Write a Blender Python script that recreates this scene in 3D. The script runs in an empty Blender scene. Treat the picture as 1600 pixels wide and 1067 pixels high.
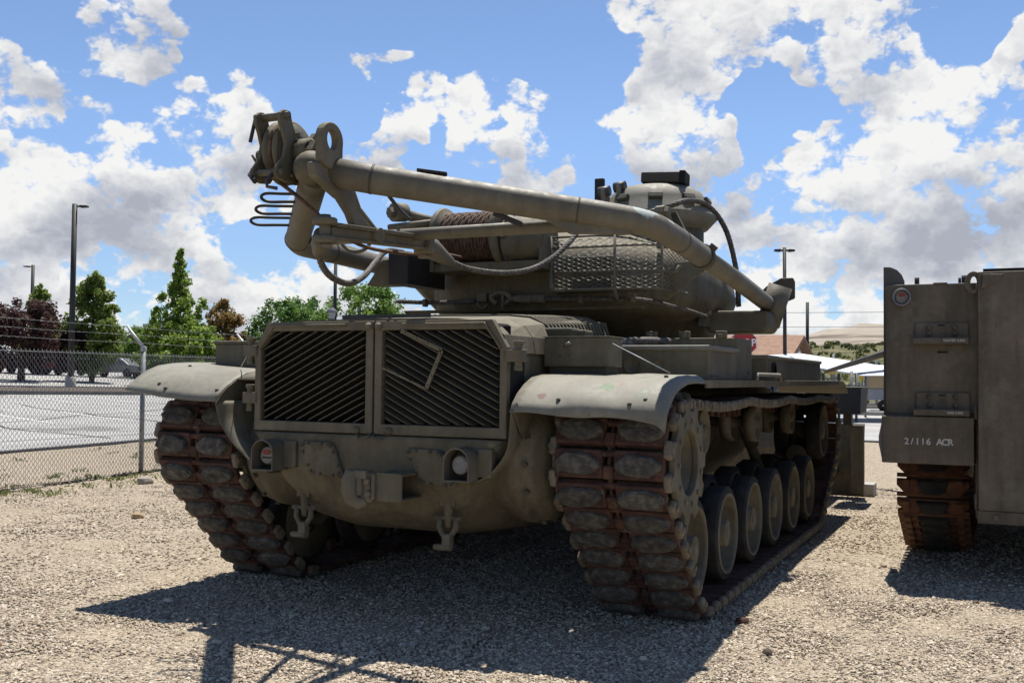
import bpy, bmesh, math, random
from mathutils import Vector, Matrix, Euler, noise as mnoise
R = math.radians
random.seed(7)
S = bpy.context.scene
COL = S.collection

# ---------------------------------------------------------------- camera
cam_d = bpy.data.cameras.new('camera'); cam = bpy.data.objects.new('camera', cam_d); COL.objects.link(cam)
S.camera = cam
YAW, PITCH, ROLL, FPX = -0.4376, 0.0336, 0.0103, 1636.81
CAMPOS = Vector((3.4236, -5.8051, 1.4809))
fw = Vector((math.sin(YAW)*math.cos(PITCH), math.cos(YAW)*math.cos(PITCH), math.sin(PITCH)))
rt = Vector((math.cos(YAW), -math.sin(YAW), 0)); up = rt.cross(fw)
r2 = rt*math.cos(ROLL)+up*math.sin(ROLL); u2 = up*math.cos(ROLL)-rt*math.sin(ROLL)
cam.matrix_world = Matrix(((r2.x, u2.x, -fw.x, CAMPOS.x), (r2.y, u2.y, -fw.y, CAMPOS.y), (r2.z, u2.z, -fw.z, CAMPOS.z), (0, 0, 0, 1)))
cam_d.sensor_width = 36; cam_d.lens = 36*FPX/1600; cam_d.clip_start = 0.05; cam_d.clip_end = 6000
S.cycles.use_adaptive_sampling = True; S.cycles.adaptive_threshold = .02; S.cycles.max_bounces = 6; S.cycles.diffuse_bounces = 3; S.cycles.glossy_bounces = 3; S.cycles.transmission_bounces = 3; S.cycles.caustics_reflective = False; S.cycles.caustics_refractive = False
S.render.resolution_x = 1024; S.render.resolution_y = 682

# ---------------------------------------------------------------- sun, sky, exposure
SUN = Vector((0.075, -0.37, -1)).normalized()          # direction the light travels
SUN_EL = math.asin(-SUN.z); SUN_AZ = math.atan2(-SUN.x, -SUN.y)
sd = bpy.data.lights.new('sun', 'SUN'); sd.energy = 5.0; sd.angle = R(0.53); sd.color = (1, .955, .88)
so = bpy.data.objects.new('sun', sd); COL.objects.link(so); so.rotation_euler = SUN.to_track_quat('-Z', 'Y').to_euler()
so.location = (-3, 10, 30)
S.view_settings.view_transform = 'Standard'; S.view_settings.look = 'None'
S.view_settings.gamma = 1; S.view_settings.use_curve_mapping = False
S.view_settings.exposure = 0.68

SKY_STRENGTH = 0.1
FB_AMP, PUFF_AMP, CUT = 1.75, 1.4, .19            # cloud field: ragged, puffy, cover
CC = [(2.6, 2.75, 3.2), (3.5, 3.63, 3.98), (4.7, 4.77, 4.9), (5.7, 5.7, 5.65)]   # cloud radiance, shaded base to sunlit top
W = bpy.data.worlds.new('World'); S.world = W; W.use_nodes = True
W.cycles.sampling_method = 'MANUAL'; W.cycles.sample_map_resolution = 256
CLOUDS = [(-51.4, 14.0, 3.0, 2.8, 1.15), (-45.4, 17.3, 2.9, 2.2, 1.15), (-44.0, 16.0, 1.6, 1.0, 1), (-40.4, 13.7, 2.8, 1.9, 1.15), (-45.7, 10.2, 5.8, 2.4, 1), (-47.8, 7.8, 7.0, 2.1, 0.8), (-42.2, 8.8, 3.1, 2.1, 0.8), (-33.8, 16.3, 1.5, 1.2, 0.95), (-31.9, 17.6, 1.5, 1.4, 1.15), (-31.4, 13.5, 1.5, 1.6, 1), (-28.0, 14.6, 2.5, 1.9, 1.1), (-25.6, 15.4, 2.4, 1.1, 1.05), (-25.0, 12.9, 2.0, 2.2, 1.15), (-33.1, 11.7, 2.4, 1.7, 1), (-37.6, 10.0, 3.1, 1.7, 1.0), (-23.9, 10.4, 2.3, 0.9, 0.8), (-17.1, 13.7, 4.0, 3.0, 1.1), (-15.1, 12.2, 2.6, 1.9, 1), (-12.4, 18.0, 5.6, 2.6, .95), (-17.9, 19.4, 2.8, 1.0, 0.9), (-6.5, 17.3, 2.8, 2.1, 1), (-8.1, 16.2, 2.4, 2.1, 0.9), (-3.4, 13.7, 3.0, 2.6, 1.1), (-6.5, 14.9, 1.7, 2.1, 0.9), (-9.7, 11.3, 2.4, 1.9, 1), (-4.9, 10.3, 7.3, 3.1, 1.05), (0.8, 16.3, 0.9, 2.1, 0.9), (0.5, 12.4, 2.1, 2.8, 1), (-12.0, 8.9, 3.1, 1.7, 0.9), (-1.9, 7.9, 10.5, 2.4, 1), (-4.0, 18.8, 2.8, 0.4, 0.8), (-10.2, 14.0, 2.4, 2.2, -1.3), (-1.8, 17.3, 2.1, 1.9, -1), (-22.4, 17.1, 3.1, 3.1, -0.7), (-37.4, 17.6, 5.2, 3.1, -0.9), (-49.8, 17.5, 2.1, 1.7, -0.8), (-48.5, 11.5, 2.4, 1.0, -0.6), (-33.6, 13.9, 1.4, 1.4, -0.6), (-30.2, 18.6, 4.2, 1.7, -0.8), (-13.7, 9.1, 0.7, 1.4, -0.5), (-11.6, 12.6, 1.6, 2.6, -1.0), (-29.8, 12.6, .8, 1.6, -.8), (-26.4, 13.4, .9, 1.0, -.9), (-20.6, 13.0, 1.4, 3.5, -.7), (-36.5, 13.2, 1.2, 1.8, -.7), (-35.0, 8.8, 2.0, 1.6, -.4), (-37.9, 7.0, 4.2, 1.4, -0.35)]

class NT:
    """tiny helper for node trees"""
    def __init__(s, tree): s.t = tree; s.n = tree.nodes; s.l = tree.links
    def add(s, typ, **kw):
        n = s.n.new(typ)
        for k, v in kw.items():
            if k.startswith('i_'):
                key = k[2:]; key = int(key) if key.isdigit() else key
                sock = n.inputs[key]
                if hasattr(v, 'is_output'): s.l.new(v, sock)
                else: sock.default_value = v
            else: setattr(n, k, v)
        return n
    def math(s, op, a, b=0.0, c=None, clamp=False):
        n = s.n.new('ShaderNodeMath'); n.operation = op; n.use_clamp = clamp
        for i, v in enumerate((a, b, c)):
            if v is None: continue
            if hasattr(v, 'is_output'): s.l.new(v, n.inputs[i])
            else: n.inputs[i].default_value = v
        return n.outputs[0]
    def vec(s, op, a, b=None, out=0):
        n = s.n.new('ShaderNodeVectorMath'); n.operation = op
        for i, v in enumerate((a, b)):
            if v is None: continue
            if hasattr(v, 'is_output'): s.l.new(v, n.inputs[i])
            else: n.inputs[i].default_value = v
        return n.outputs[out]
    def noise(s, vec, scale, detail=4, rough=.55, dist=0.0, col=False):
        n = s.n.new('ShaderNodeTexNoise')
        if vec is not None: s.l.new(vec, n.inputs['Vector'])
        n.inputs['Scale'].default_value = scale; n.inputs['Detail'].default_value = detail
        n.inputs['Roughness'].default_value = rough; n.inputs['Distortion'].default_value = dist
        return n.outputs['Color' if col else 'Fac']
    def ramp(s, fac, stops, interp='LINEAR'):
        n = s.n.new('ShaderNodeValToRGB'); cr = n.color_ramp; cr.interpolation = interp
        while len(cr.elements) < len(stops): cr.elements.new(.5)
        for e, (p, c) in zip(cr.elements, stops):
            e.position = p; e.color = (*c, 1) if len(c) == 3 else c
        s.l.new(fac, n.inputs[0]); return n.outputs[0]
    def mix(s, fac, a, b, typ='MIX'):
        n = s.n.new('ShaderNodeMix'); n.data_type = 'RGBA'; n.blend_type = typ
        for sock, v in ((n.inputs[0], fac), (n.inputs[6], a), (n.inputs[7], b)):
            if hasattr(v, 'is_output'): s.l.new(v, sock)
            elif isinstance(v, (tuple, list)): sock.default_value = (*v, 1) if len(v) == 3 else v
            else: sock.default_value = v
        return n.outputs[2]
    def smooth(s, x, a, b, lo=0.0, hi=1.0):
        n = s.n.new('ShaderNodeMapRange'); n.interpolation_type = 'SMOOTHSTEP'
        s.l.new(x, n.inputs[0])
        for i, v in ((1, a), (2, b), (3, lo), (4, hi)): n.inputs[i].default_value = v
        return n.outputs[0]

T = NT(W.node_tree); W.node_tree.nodes.clear()
sky = T.add('ShaderNodeTexSky', sky_type='NISHITA'); sky.sun_disc = False
sky.sun_elevation = SUN_EL; sky.sun_rotation = SUN_AZ; sky.altitude = 1500; sky.air_density = .75; sky.dust_density = .1; sky.ozone_density = 2.2
tc = T.add('ShaderNodeTexCoord'); dirv = tc.outputs['Generated']
sep = T.add('ShaderNodeSeparateXYZ'); T.l.new(dirv, sep.inputs[0])
az = T.math('MULTIPLY', T.math('ARCTAN2', sep.outputs[0], sep.outputs[1]), 57.29578)
el = T.math('MULTIPLY', T.math('ARCSINE', sep.outputs[2]), 57.29578)
comb = T.add('ShaderNodeCombineXYZ'); T.l.new(az, comb.inputs[0]); T.l.new(el, comb.inputs[1])
st = T.vec('MULTIPLY', dirv, (1, 1, 1.3))
warp = T.vec('SUBTRACT', T.noise(st, 24, 1, .5, col=True), (.5, .5, .5))
pw = T.vec('ADD', comb.outputs[0], T.vec('MULTIPLY', warp, (3.4, 3.4, 0)))
acc = 0.0
for (a_, e_, sx, sy, w_) in CLOUDS:
    mp = T.add('ShaderNodeMapping'); T.l.new(pw, mp.inputs[0]); kx, ky = 1/(sx*1.42), 1/(sy*1.42)
    mp.inputs['Scale'].default_value = (kx, ky, 0); mp.inputs['Location'].default_value = (-a_*kx, -e_*ky, 0)
    gr = T.add('ShaderNodeTexGradient', gradient_type='SPHERICAL'); T.l.new(mp.outputs[0], gr.inputs[0])
    acc = T.math('MULTIPLY_ADD', gr.outputs['Fac'], w_*1.85, acc)
acc = T.math('MINIMUM', acc, .95)
hz_ = T.smooth(el, 2.5, 10.0, .60, -.05)                 # more cover towards the horizon, all round
base = T.math('ADD', T.math('MULTIPLY', acc, .58), hz_)
f0 = T.noise(st, 19, 7, .57); f1 = T.noise(T.vec('ADD', st, (-.003, .0, .016)), 19, 4, .55)
g0 = T.noise(st, 7.5, 2, .5); g1 = T.noise(T.vec('ADD', st, (-.01, .0, .05)), 7.5, 2, .5)
def puff(vec, det):                                     # fractal cells: round cauliflower bulges
    n = T.add('ShaderNodeTexVoronoi', feature='F1'); n.normalize = True; T.l.new(vec, n.inputs['Vector'])
    n.inputs['Scale'].default_value = 30; n.inputs['Detail'].default_value = det; n.inputs['Roughness'].default_value = .55; n.inputs['Lacunarity'].default_value = 2.3
    return n.outputs['Distance']
wst = T.vec('ADD', st, T.vec('MULTIPLY', T.vec('SUBTRACT', T.noise(st, 60, 2, .6, col=True), (.5, .5, .5)), (.022, .022, .022)))
v0 = puff(wst, 2); v1 = puff(T.vec('ADD', wst, (-.002, .0, .0085)), 2)
D0 = T.math('MULTIPLY_ADD', T.math('SUBTRACT', f0, .5), FB_AMP, T.math('SUBTRACT', base, CUT))
D0 = T.math('MULTIPLY_ADD', T.math('SUBTRACT', .20, v0), PUFF_AMP, D0)
alpha = T.smooth(D0, -.05, .17)
# tops facing the sun bright, bases and thick cores greyer
lit = T.math('MULTIPLY_ADD', T.math('SUBTRACT', f0, f1), 1.2, .60)
lit = T.math('MULTIPLY_ADD', T.math('SUBTRACT', g0, g1), 3.0, lit)
lit = T.math('MULTIPLY_ADD', T.math('SUBTRACT', v1, v0), 1.6, lit)
lit = T.math('SUBTRACT', lit, T.smooth(D0, .10, .70, -.18, .16), clamp=True)
ccol = T.ramp(lit, [(0, CC[0]), (.35, CC[1]), (.7, CC[2]), (1, CC[3])])
hzk = T.smooth(el, 1.0, 14.0, .70, 1.06); hzc = T.add('ShaderNodeCombineColor')
for i in range(3): T.l.new(hzk, hzc.inputs[i])
colr = T.mix(alpha, T.mix(1.0, sky.outputs[0], hzc.outputs[0], 'MULTIPLY'), ccol)
bg = T.add('ShaderNodeBackground'); bg.inputs[1].default_value = SKY_STRENGTH; T.l.new(colr, bg.inputs[0])
wo = T.add('ShaderNodeOutputWorld'); T.l.new(bg.outputs[0], wo.inputs[0])

# ---------------------------------------------------------------- materials
MATS = {}
def pmat(name, cols, rough=.7, scale=6, bump=.15, bscale=60, metal=0.0, spots=None, detail=6, spec=.4, rand=0.0, streak=0.0, wear=()):
    """procedural paint / stone / rubber: cols = 2 or 3 colours mixed by noise; spots = (colour, threshold, scale)"""
    m = bpy.data.materials.new(name); m.use_nodes = True; T = NT(m.node_tree); n = m.node_tree.nodes
    b = n['Principled BSDF']
    pos = T.add('ShaderNodeNewGeometry').outputs['Position']
    f = T.noise(pos, scale, detail, .62)
    st = [(.32 + .36*i/(len(cols)-1), c) for i, c in enumerate(cols)]
    c = T.ramp(f, st)
    f2 = T.noise(pos, scale*9, 3, .6)
    c = T.mix(.35, c, T.ramp(f2, [(.3, (.55,)*3), (.7, (1.35,)*3)]), 'MULTIPLY')
    if streak:
        sv = T.vec('MULTIPLY', pos, (13, 13, 1.1)); c = T.mix(streak, c, T.ramp(T.noise(sv, 1.0, 5, .65), [(.30, (.55, .53, .50)), (.5, (1, 1, 1)), (.72, (1.5, 1.46, 1.38))]), 'MULTIPLY')
        # dusty film and grime blotches
        c = T.mix(T.math('MULTIPLY', T.smooth(T.noise(pos, 3.7, 6, .7), .50, .72), streak*.9), c, (.21, .185, .14))
    for (wp_, wr_, wc_) in wear:
        dd = T.vec('DISTANCE', pos, wp_, out=1); dd = T.math('MULTIPLY_ADD', T.math('SUBTRACT', T.noise(pos, 22, 5, .7), .5), wr_*2.2, dd)
        c = T.mix(T.smooth(dd, wr_*.98, wr_*.80), c, wc_)
    for sp in (spots or []):
        k = T.smooth(T.noise(pos, sp[2], 5, .6), sp[1], sp[1]+.03)
        c = T.mix(k, c, sp[0])
    if rand:
        oi = T.add('ShaderNodeObjectInfo')
        mr = T.smooth(oi.outputs['Random'], 0, 1, 1-rand, 1+rand)
        cc = T.add('ShaderNodeCombineColor')
        for i in range(3): T.l.new(mr, cc.inputs[i])
        c = T.mix(1.0, c, cc.outputs[0], 'MULTIPLY')
    T.l.new(c, b.inputs['Base Color'])
    rr = T.smooth(f2, .25, .75, rough-.08, min(1, rough+.1)); T.l.new(rr, b.inputs['Roughness'])
    b.inputs['Metallic'].default_value = metal; b.inputs['Specular IOR Level'].default_value = spec
    if bump:
        bp = T.add('ShaderNodeBump'); bp.inputs['Strength'].default_value = bump; bp.inputs['Distance'].default_value = .01
        T.l.new(T.noise(pos, bscale, 4, .6), bp.inputs['Height']); T.l.new(bp.outputs[0], b.inputs['Normal'])
    MATS[name] = m; return m
pmat('olive', [(.0950, .0825, .0528), (.1241, .1069, .0690), (.1565, .1344, .0868)], .72, 2.2, .12, 70, streak=0.45)
pmat('olive_cast', [(.0917, .0764, .0459), (.1166, .0978, .0596), (.1511, .1262, .0766)], .78, 3, .5, 45, streak=0.5)
pmat('olive_dark', [(.0540, .0478, .0332), (.0809, .0713, .0494)], .7, 4, .15, 60)
pmat('fender', [(.1498, .1387, .1064), (.1831, .1709, .1330), (.2108, .1997, .1569)], .66, 2.4, .1, 40,
     spots=[((.20, .25, .16), .655, 4.5), ((.22, .13, .09), .685, 7), ((.10, .09, .07), .70, 24)], streak=.15, wear=(((1.45, -.315, 1.432), .045, (.13, .17, .10)), ((1.51, -.27, 1.45), .034, (.23, .165, .13)), ((1.09, -.41, 1.375), .030, (.15, .085, .06)), ((1.665, -.41, 1.37), .036, (.17, .19, .14)), ((1.28, -.10, 1.492), .045, (.15, .16, .115)), ((1.16, -.03, 1.496), .04, (.13, .09, .06))))
pmat('boom_paint', [(.1026, .0914, .0663), (.1292, .1150, .0834), (.1520, .1364, .1005)], .62, 2.0, .12, 50,
     spots=[((.42, .46, .41), .70, 6), ((.13, .07, .045), .71, 19)], streak=0.3, wear=(((1.70, -.52, 2.375), .085, (.34, .37, .345)), ((1.76, -.32, 2.345), .06, (.36, .38, .37)), ((.80, -.99, 2.485), .05, (.30, .30, .29)), ((1.80, .05, 2.31), .03, (.30, .30, .29))))
pmat('rust', [(.0359, .0192, .0139), (.0677, .0315, .0217), (.1075, .0540, .0364)], .88, 9, .4, 90, spots=[((.10, .08, .058), .60, 14)])
pmat('rust_orange', [(.0620, .0305, .0169), (.1137, .0507, .0263), (.1757, .0862, .0450)], .85, 8, .4, 90)
pmat('pad', [(.0315, .0291, .0256), (.0664, .0609, .0511), (.1328, .1204, .0966)], .92, 22, .9, 70, rand=.2)
pmat('rubber', [(.0110, .0110, .0110), (.0225, .0215, .0200), (.0375, .0350, .0310)], .85, 8, .3, 60)
pmat('wheel_paint', [(.0809, .0713, .0477), (.1079, .0957, .0638), (.1403, .1222, .0809)], .75, 5, .2, 70, streak=0.4)
pmat('connector', [(.0874, .0736, .0502), (.1398, .1170, .0821), (.1923, .1588, .1140)], .7, 12, .25, 80, spots=[((.15, .06, .035), .63, 20)])
pmat('black', [(.008, .008, .008), (.016, .016, .015)], .9, 5, 0)
pmat('louver_paint', [(.0648, .0560, .0366), (.0950, .0815, .0528)], .7, 6, .2, 80)
pmat('rope', [(.0456, .0395, .0327), (.0912, .0798, .0669), (.1520, .1368, .1178)], .7, 30, .4, 120)
pmat('rope_rust', [(.0456, .0266, .0167), (.0988, .0532, .0319), (.1520, .0988, .0646)], .8, 24, .4, 120)
pmat('steel_dark', [(.05, .05, .05), (.085, .082, .078)], .55, 10, .2, 80, metal=.3)
pmat('lamp_white', [(.1642, .1587, .1391), (.2189, .2106, .1873)], .45, 20, .05, 90)
pmat('red_lens', [(.16, .012, .012), (.25, .02, .02)], .25, 20, 0)
pmat('stencil', [(.4712, .4636, .4332), (.5776, .5700, .5320)], .8, 30, 0, spots=[((.10, .094, .08), .66, 40)])
pmat('apc_paint', [(.0935, .0758, .0523), (.1185, .0972, .0682), (.1496, .1214, .0851)], .75, 2.5, .1, 60, spots=[((.10, .038, .03), .76, 9)], streak=0.55)
pmat('galv', [(.1408, .1472, .1536), (.2112, .2176, .2240), (.2688, .2752, .2752)], .5, 14, .05, 90, metal=.25)
pmat('galv_bright', [(.33, .34, .35), (.45, .46, .46)], .5, 14, .05, 90, metal=.25)
pmat('lamp_pole', [(.018, .016, .016), (.03, .027, .026)], .6, 9, 0)
pmat('asphalt_old', [(.2394, .2337, .2223), (.2964, .2884, .2736), (.3420, .3328, .3135)], .9, .5, .3, 40, spots=[((.17, .165, .155), .60, .22), ((.10, .097, .09), .70, .9)])
pmat('concrete', [(.2850, .2707, .2422), (.3610, .3420, .3087)], .9, 3, .3, 60)
pmat('kerb', [(.1216, .1178, .1102), (.1672, .1611, .1482)], .9, 3, .3, 60)
pmat('marking', [(.5928, .5928, .5730), (.7114, .7114, .6916)], .85, 3, .1, 60, spots=[((.27, .26, .25), .60, 7)])
pmat('soil', [(.05, .038, .028), (.09, .07, .052)], .95, 4, .5, 30)
pmat('bark', [(.05, .038, .03), (.09, .07, .055)], .9, 9, .5, 30)
pmat('brick_far', [(.11, .075, .06), (.15, .10, .08)], .9, 3, .2, 20)
pmat('roof_brown', [(.1778, .0992, .0616), (.2326, .1368, .0889), (.2736, .1710, .1163)], .9, 3, .3, 18)
pmat('stucco', [(.2508, .2204, .1786), (.3192, .2850, .2356)], .9, 3, .2, 40)
pmat('trim_blue', [(.05, .06, .085), (.075, .085, .11)], .7, 6, 0)
pmat('sail', [(.50, .54, .60), (.60, .64, .70)], .8, 1.5, .1, 30)
pmat('tan_board', [(.33, .235, .13), (.42, .31, .18)], .85, 2, .2, 40)
pmat('grey_board', [(.22, .225, .245), (.30, .305, .325)], .8, 2, .1, 40)
pmat('sign_red', [(.33, .02, .025), (.40, .03, .035)], .5, 8, 0)
pmat('sign_white', [(.75, .75, .74), (.8, .8, .79)], .6, 8, 0)
pmat('yellow', [(.55, .33, .03), (.65, .42, .05)], .6, 8, 0)
pmat('car_dark', [(.02, .022, .026), (.035, .037, .042)], .3, 4, 0, spec=.6)
pmat('car_grey', [(.12, .125, .13), (.17, .172, .175)], .3, 4, 0, spec=.6)
pmat('car_red', [(.13, .022, .02), (.18, .03, .028)], .3, 4, 0, spec=.6)
pmat('car_white', [(.55, .55, .55), (.65, .65, .65)], .3, 4, 0, spec=.6)
pmat('glass_dark', [(.012, .015, .018), (.025, .028, .032)], .08, 4, 0, spec=.7)
pmat('gun_grey', [(.0744, .0708, .0594), (.1054, .0990, .0825)], .6, 4, .1, 50)
def leafmat(name, cols, trans=.45):
    m = bpy.data.materials.new(name); m.use_nodes = True; T = NT(m.node_tree); n = m.node_tree.nodes
    b = n['Principled BSDF']; out = n['Material Output']
    pos = T.add('ShaderNodeNewGeometry').outputs['Position']
    c = T.ramp(T.noise(pos, 1.3, 6, .75), [(.3 + .4*i/(len(cols)-1), k) for i, k in enumerate(cols)])
    T.l.new(c, b.inputs['Base Color']); b.inputs['Roughness'].default_value = .6; b.inputs['Specular IOR Level'].default_value = .25
    tr = T.add('ShaderNodeBsdfTranslucent'); T.l.new(c, tr.inputs[0])
    mx = T.add('ShaderNodeMixShader'); mx.inputs[0].default_value = trans
    T.l.new(b.outputs[0], mx.inputs[1]); T.l.new(tr.outputs[0], mx.inputs[2]); T.l.new(mx.outputs[0], out.inputs[0])
    MATS[name] = m
leafmat('leaf_green', [(.069, .138, .025), (.138, .231, .044), (.237, .338, .075)])
leafmat('leaf_lime', [(.106, .169, .025), (.200, .294, .044), (.325, .406, .075)])
leafmat('leaf_deep', [(.044, .106, .025), (.094, .181, .037), (.175, .275, .062)])
leafmat('leaf_plum', [(.035, .018, .018), (.07, .034, .030), (.12, .065, .055)])
leafmat('leaf_olive', [(.088, .131, .025), (.163, .225, .044), (.263, .319, .075)])
leafmat('leaf_orange', [(.125, .163, .031), (.275, .150, .056), (.188, .237, .050)])
leafmat('grass', [(.06, .09, .02), (.12, .14, .04), (.22, .19, .08)])
leafmat('scrub_leaf', [(.05, .06, .022), (.085, .095, .035), (.12, .115, .05)])

# ---------------------------------------------------------------- mesh helpers
WM = {}                                                # world matrix of every object made here
class MB:
    def __init__(s): s.v = []; s.f = []; s.m = []; s.sm = []
    def add(s, verts, faces, mat=0, smooth=False):
        o = len(s.v); s.v += [Vector(v) for v in verts]
        for f in faces: s.f.append([i+o for i in f]); s.m.append(mat); s.sm.append(smooth)
        return s
    def box(s, c, size, rot=None, mat=0, taper=1.0):
        hx, hy, hz = size[0]/2, size[1]/2, size[2]/2
        vs = [Vector((x*hx*(taper if z > 0 else 1), y*hy*(taper if z > 0 else 1), z*hz)) for z in (-1, 1) for y in (-1, 1) for x in (-1, 1)]
        if rot is not None:
            M = rot if isinstance(rot, Matrix) else Euler(rot).to_matrix()
            vs = [M @ v for v in vs]
        c = Vector(c)
        return s.add([v+c for v in vs], [(0, 2, 3, 1), (4, 5, 7, 6), (0, 1, 5, 4), (2, 6, 7, 3), (0, 4, 6, 2), (1, 3, 7, 5)], mat)
    def bounds(s, x0, x1, y0, y1, z0, z1, mat=0):
        return s.box(((x0+x1)/2, (y0+y1)/2, (z0+z1)/2), (x1-x0, y1-y0, z1-z0), None, mat)
    def tube(s, pts, r, n=12, mat=0, caps=True, smooth=True, closed=False):
        pts = [Vector(p) for p in pts]; rs = r if isinstance(r, (list, tuple)) else [r]*len(pts)
        N = len(pts); rings = []; prev = None
        for i, p in enumerate(pts):
            if closed: t = pts[(i+1) % N]-pts[i-1]
            else: t = pts[min(i+1, N-1)]-pts[max(i-1, 0)]
            t.normalize()
            if prev is None:
                a = Vector((0, 0, 1)) if abs(t.z) < .9 else Vector((1, 0, 0)); u = t.cross(a).normalized()
            else:
                u = prev-t*prev.dot(t); u.normalize()
            prev = u; w = t.cross(u); o = []
            k = 1.0
            if 0 < i < N-1 and not closed:
                a = (pts[i]-pts[i-1]).normalized(); b = (pts[i+1]-pts[i]).normalized(); k = 1/max(.5, math.sqrt(max(.01, (1+a.dot(b))/2)))
            for j in range(n):
                an = 2*math.pi*j/n; o.append(p+(u*math.cos(an)+w*math.sin(an))*rs[i])
            rings.append(o)
        base = [v for o in rings for v in o]; F = []
        for i in range(N if closed else N-1):
            i2 = (i+1) % N
            for j in range(n): F.append((i*n+j, i*n+(j+1) % n, i2*n+(j+1) % n, i2*n+j))
        s.add(base, F, mat, smooth)
        if caps and not closed:
            s.add(rings[0], [tuple(reversed(range(n)))], mat); s.add(rings[-1], [tuple(range(n))], mat)
        return s
    def lathe(s, prof, org=(0, 0, 0), axis='X', n=32, mat=0, smooth=True, flip=1):
        """prof: list of (along axis, radius)"""
        o = Vector(org); vs = []; F = []
        for (a, r) in prof:
            for j in range(n):
                t = 2*math.pi*j/n; c, q = r*math.cos(t), r*math.sin(t)
                vs.append(o+{'X': Vector((a*flip, c, q)), 'Y': Vector((c, a*flip, q)), 'Z': Vector((c, q, a*flip))}[axis])
        for i in range(len(prof)-1):
            for j in range(n):
                F.append((i*n+j, i*n+(j+1) % n, (i+1)*n+(j+1) % n, (i+1)*n+j))
        return s.add(vs, F, mat, smooth)
    def prism(s, poly, o, ux, uy, th, mat=0, centred=True):
        """poly 2D extruded along ux x uy by th"""
        o = Vector(o); ux = Vector(ux).normalized(); uy = Vector(uy).normalized(); nz = ux.cross(uy)
        k = -th/2 if centred else 0; n = len(poly)
        a = [o+ux*x+uy*y+nz*k for x, y in poly]; b = [v+nz*th for v in a]
        F = [tuple(reversed(range(n))), tuple(range(n, 2*n))]+[(i, (i+1) % n, n+(i+1) % n, n+i) for i in range(n)]
        return s.add(a+b, F, mat)
    def ring(s, outer, inner, o, ux, uy, th, mat=0):
        o = Vector(o); ux = Vector(ux).normalized(); uy = Vector(uy).normalized(); nz = ux.cross(uy); n = len(outer)
        P = lambda q, k: [o+ux*x+uy*y+nz*k for x, y in q]
        vs = P(outer, -th/2)+P(inner, -th/2)+P(outer, th/2)+P(inner, th/2); F = []
        for i in range(n):
            j = (i+1) % n
            F += [(j, i, n+i, n+j), (2*n+i, 2*n+j, 3*n+j, 3*n+i), (i, j, 2*n+j, 2*n+i), (n+j, n+i, 3*n+i, 3*n+j)]
        return s.add(vs, F, mat)
    def sphere(s, c, r, n=10, mat=0, squash=(1, 1, 1)):
        c = Vector(c); vs = []; F = []; m = max(4, n//2)
        for i in range(m+1):
            ph = math.pi*i/m
            for j in range(n):
                th = 2*math.pi*j/n
                vs.append(c+Vector((r*squash[0]*math.sin(ph)*math.cos(th), r*squash[1]*math.sin(ph)*math.sin(th), r*squash[2]*math.cos(ph))))
        for i in range(m):
            for j in range(n): F.append((i*n+j, (i+1)*n+j, (i+1)*n+(j+1) % n, i*n+(j+1) % n))
        return s.add(vs, F, mat, True)
    def hexbolt(s, c, axis, r=.014, h=.014, mat=0):
        a = Vector(axis).normalized(); c = Vector(c); return s.tube([c, c+a*h], r, 6, mat, True, False)
    def loft(s, secs, mat=0, smooth=True, cap0=True, cap1=True):
        n = len(secs[0]); vs = [v for q in secs for v in q]; F = []
        for i in range(len(secs)-1):
            for j in range(n): F.append((i*n+j, i*n+(j+1) % n, (i+1)*n+(j+1) % n, (i+1)*n+j))
        s.add(vs, F, mat, smooth)
        if cap0: s.add(secs[0], [tuple(reversed(range(n)))], mat)
        if cap1: s.add(secs[-1], [tuple(range(n))], mat)
        return s
    def mesh(s, name, mats):
        me = bpy.data.meshes.new(name); me.from_pydata([tuple(v) for v in s.v], [], s.f); me.update()
        for m in (mats if isinstance(mats, (list, tuple)) else [mats]): me.materials.append(MATS[m] if isinstance(m, str) else m)
        me.polygons.foreach_set('material_index', s.m); me.polygons.foreach_set('use_smooth', s.sm)
        return me
    def build(s, name, mats, parent=None, bevel=0, weld=True, auto=None):
        xs = [[v[i] for v in s.v] for i in range(3)]
        c = Vector([(min(a)+max(a))/2 for a in xs])
        for v in s.v: v -= c
        me = s.mesh(name, mats)
        bm = bmesh.new(); bm.from_mesh(me)
        if weld: bmesh.ops.remove_doubles(bm, verts=bm.verts, dist=1e-5)
        bmesh.ops.recalc_face_normals(bm, faces=bm.faces); bm.to_mesh(me); bm.free()
        o = link(name, me, Matrix.Translation(c), parent)
        if bevel:
            b = o.modifiers.new('bevel', 'BEVEL'); b.width = bevel; b.segments = 2; b.limit_method = 'ANGLE'; b.angle_limit = R(40); b.harden_normals = False
        return o
def link(name, data, Wm, parent=None):
    o = bpy.data.objects.new(name, data); COL.objects.link(o); WM[o] = Wm.copy()
    if parent is not None:
        o.parent = parent; o.matrix_parent_inverse = WM[parent].inverted()
    o.matrix_basis = Wm; return o
def thing(name, label, cat, loc, group=None):
    o = link(name, None, Matrix.Translation(Vector(loc))); return tag(o, label, cat, group)
def tag(o, label=None, cat=None, group=None, kind=None):
    if label: o['label'] = label
    if cat: o['category'] = cat
    if group: o['group'] = group
    if kind: o['kind'] = kind
    return o
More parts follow.
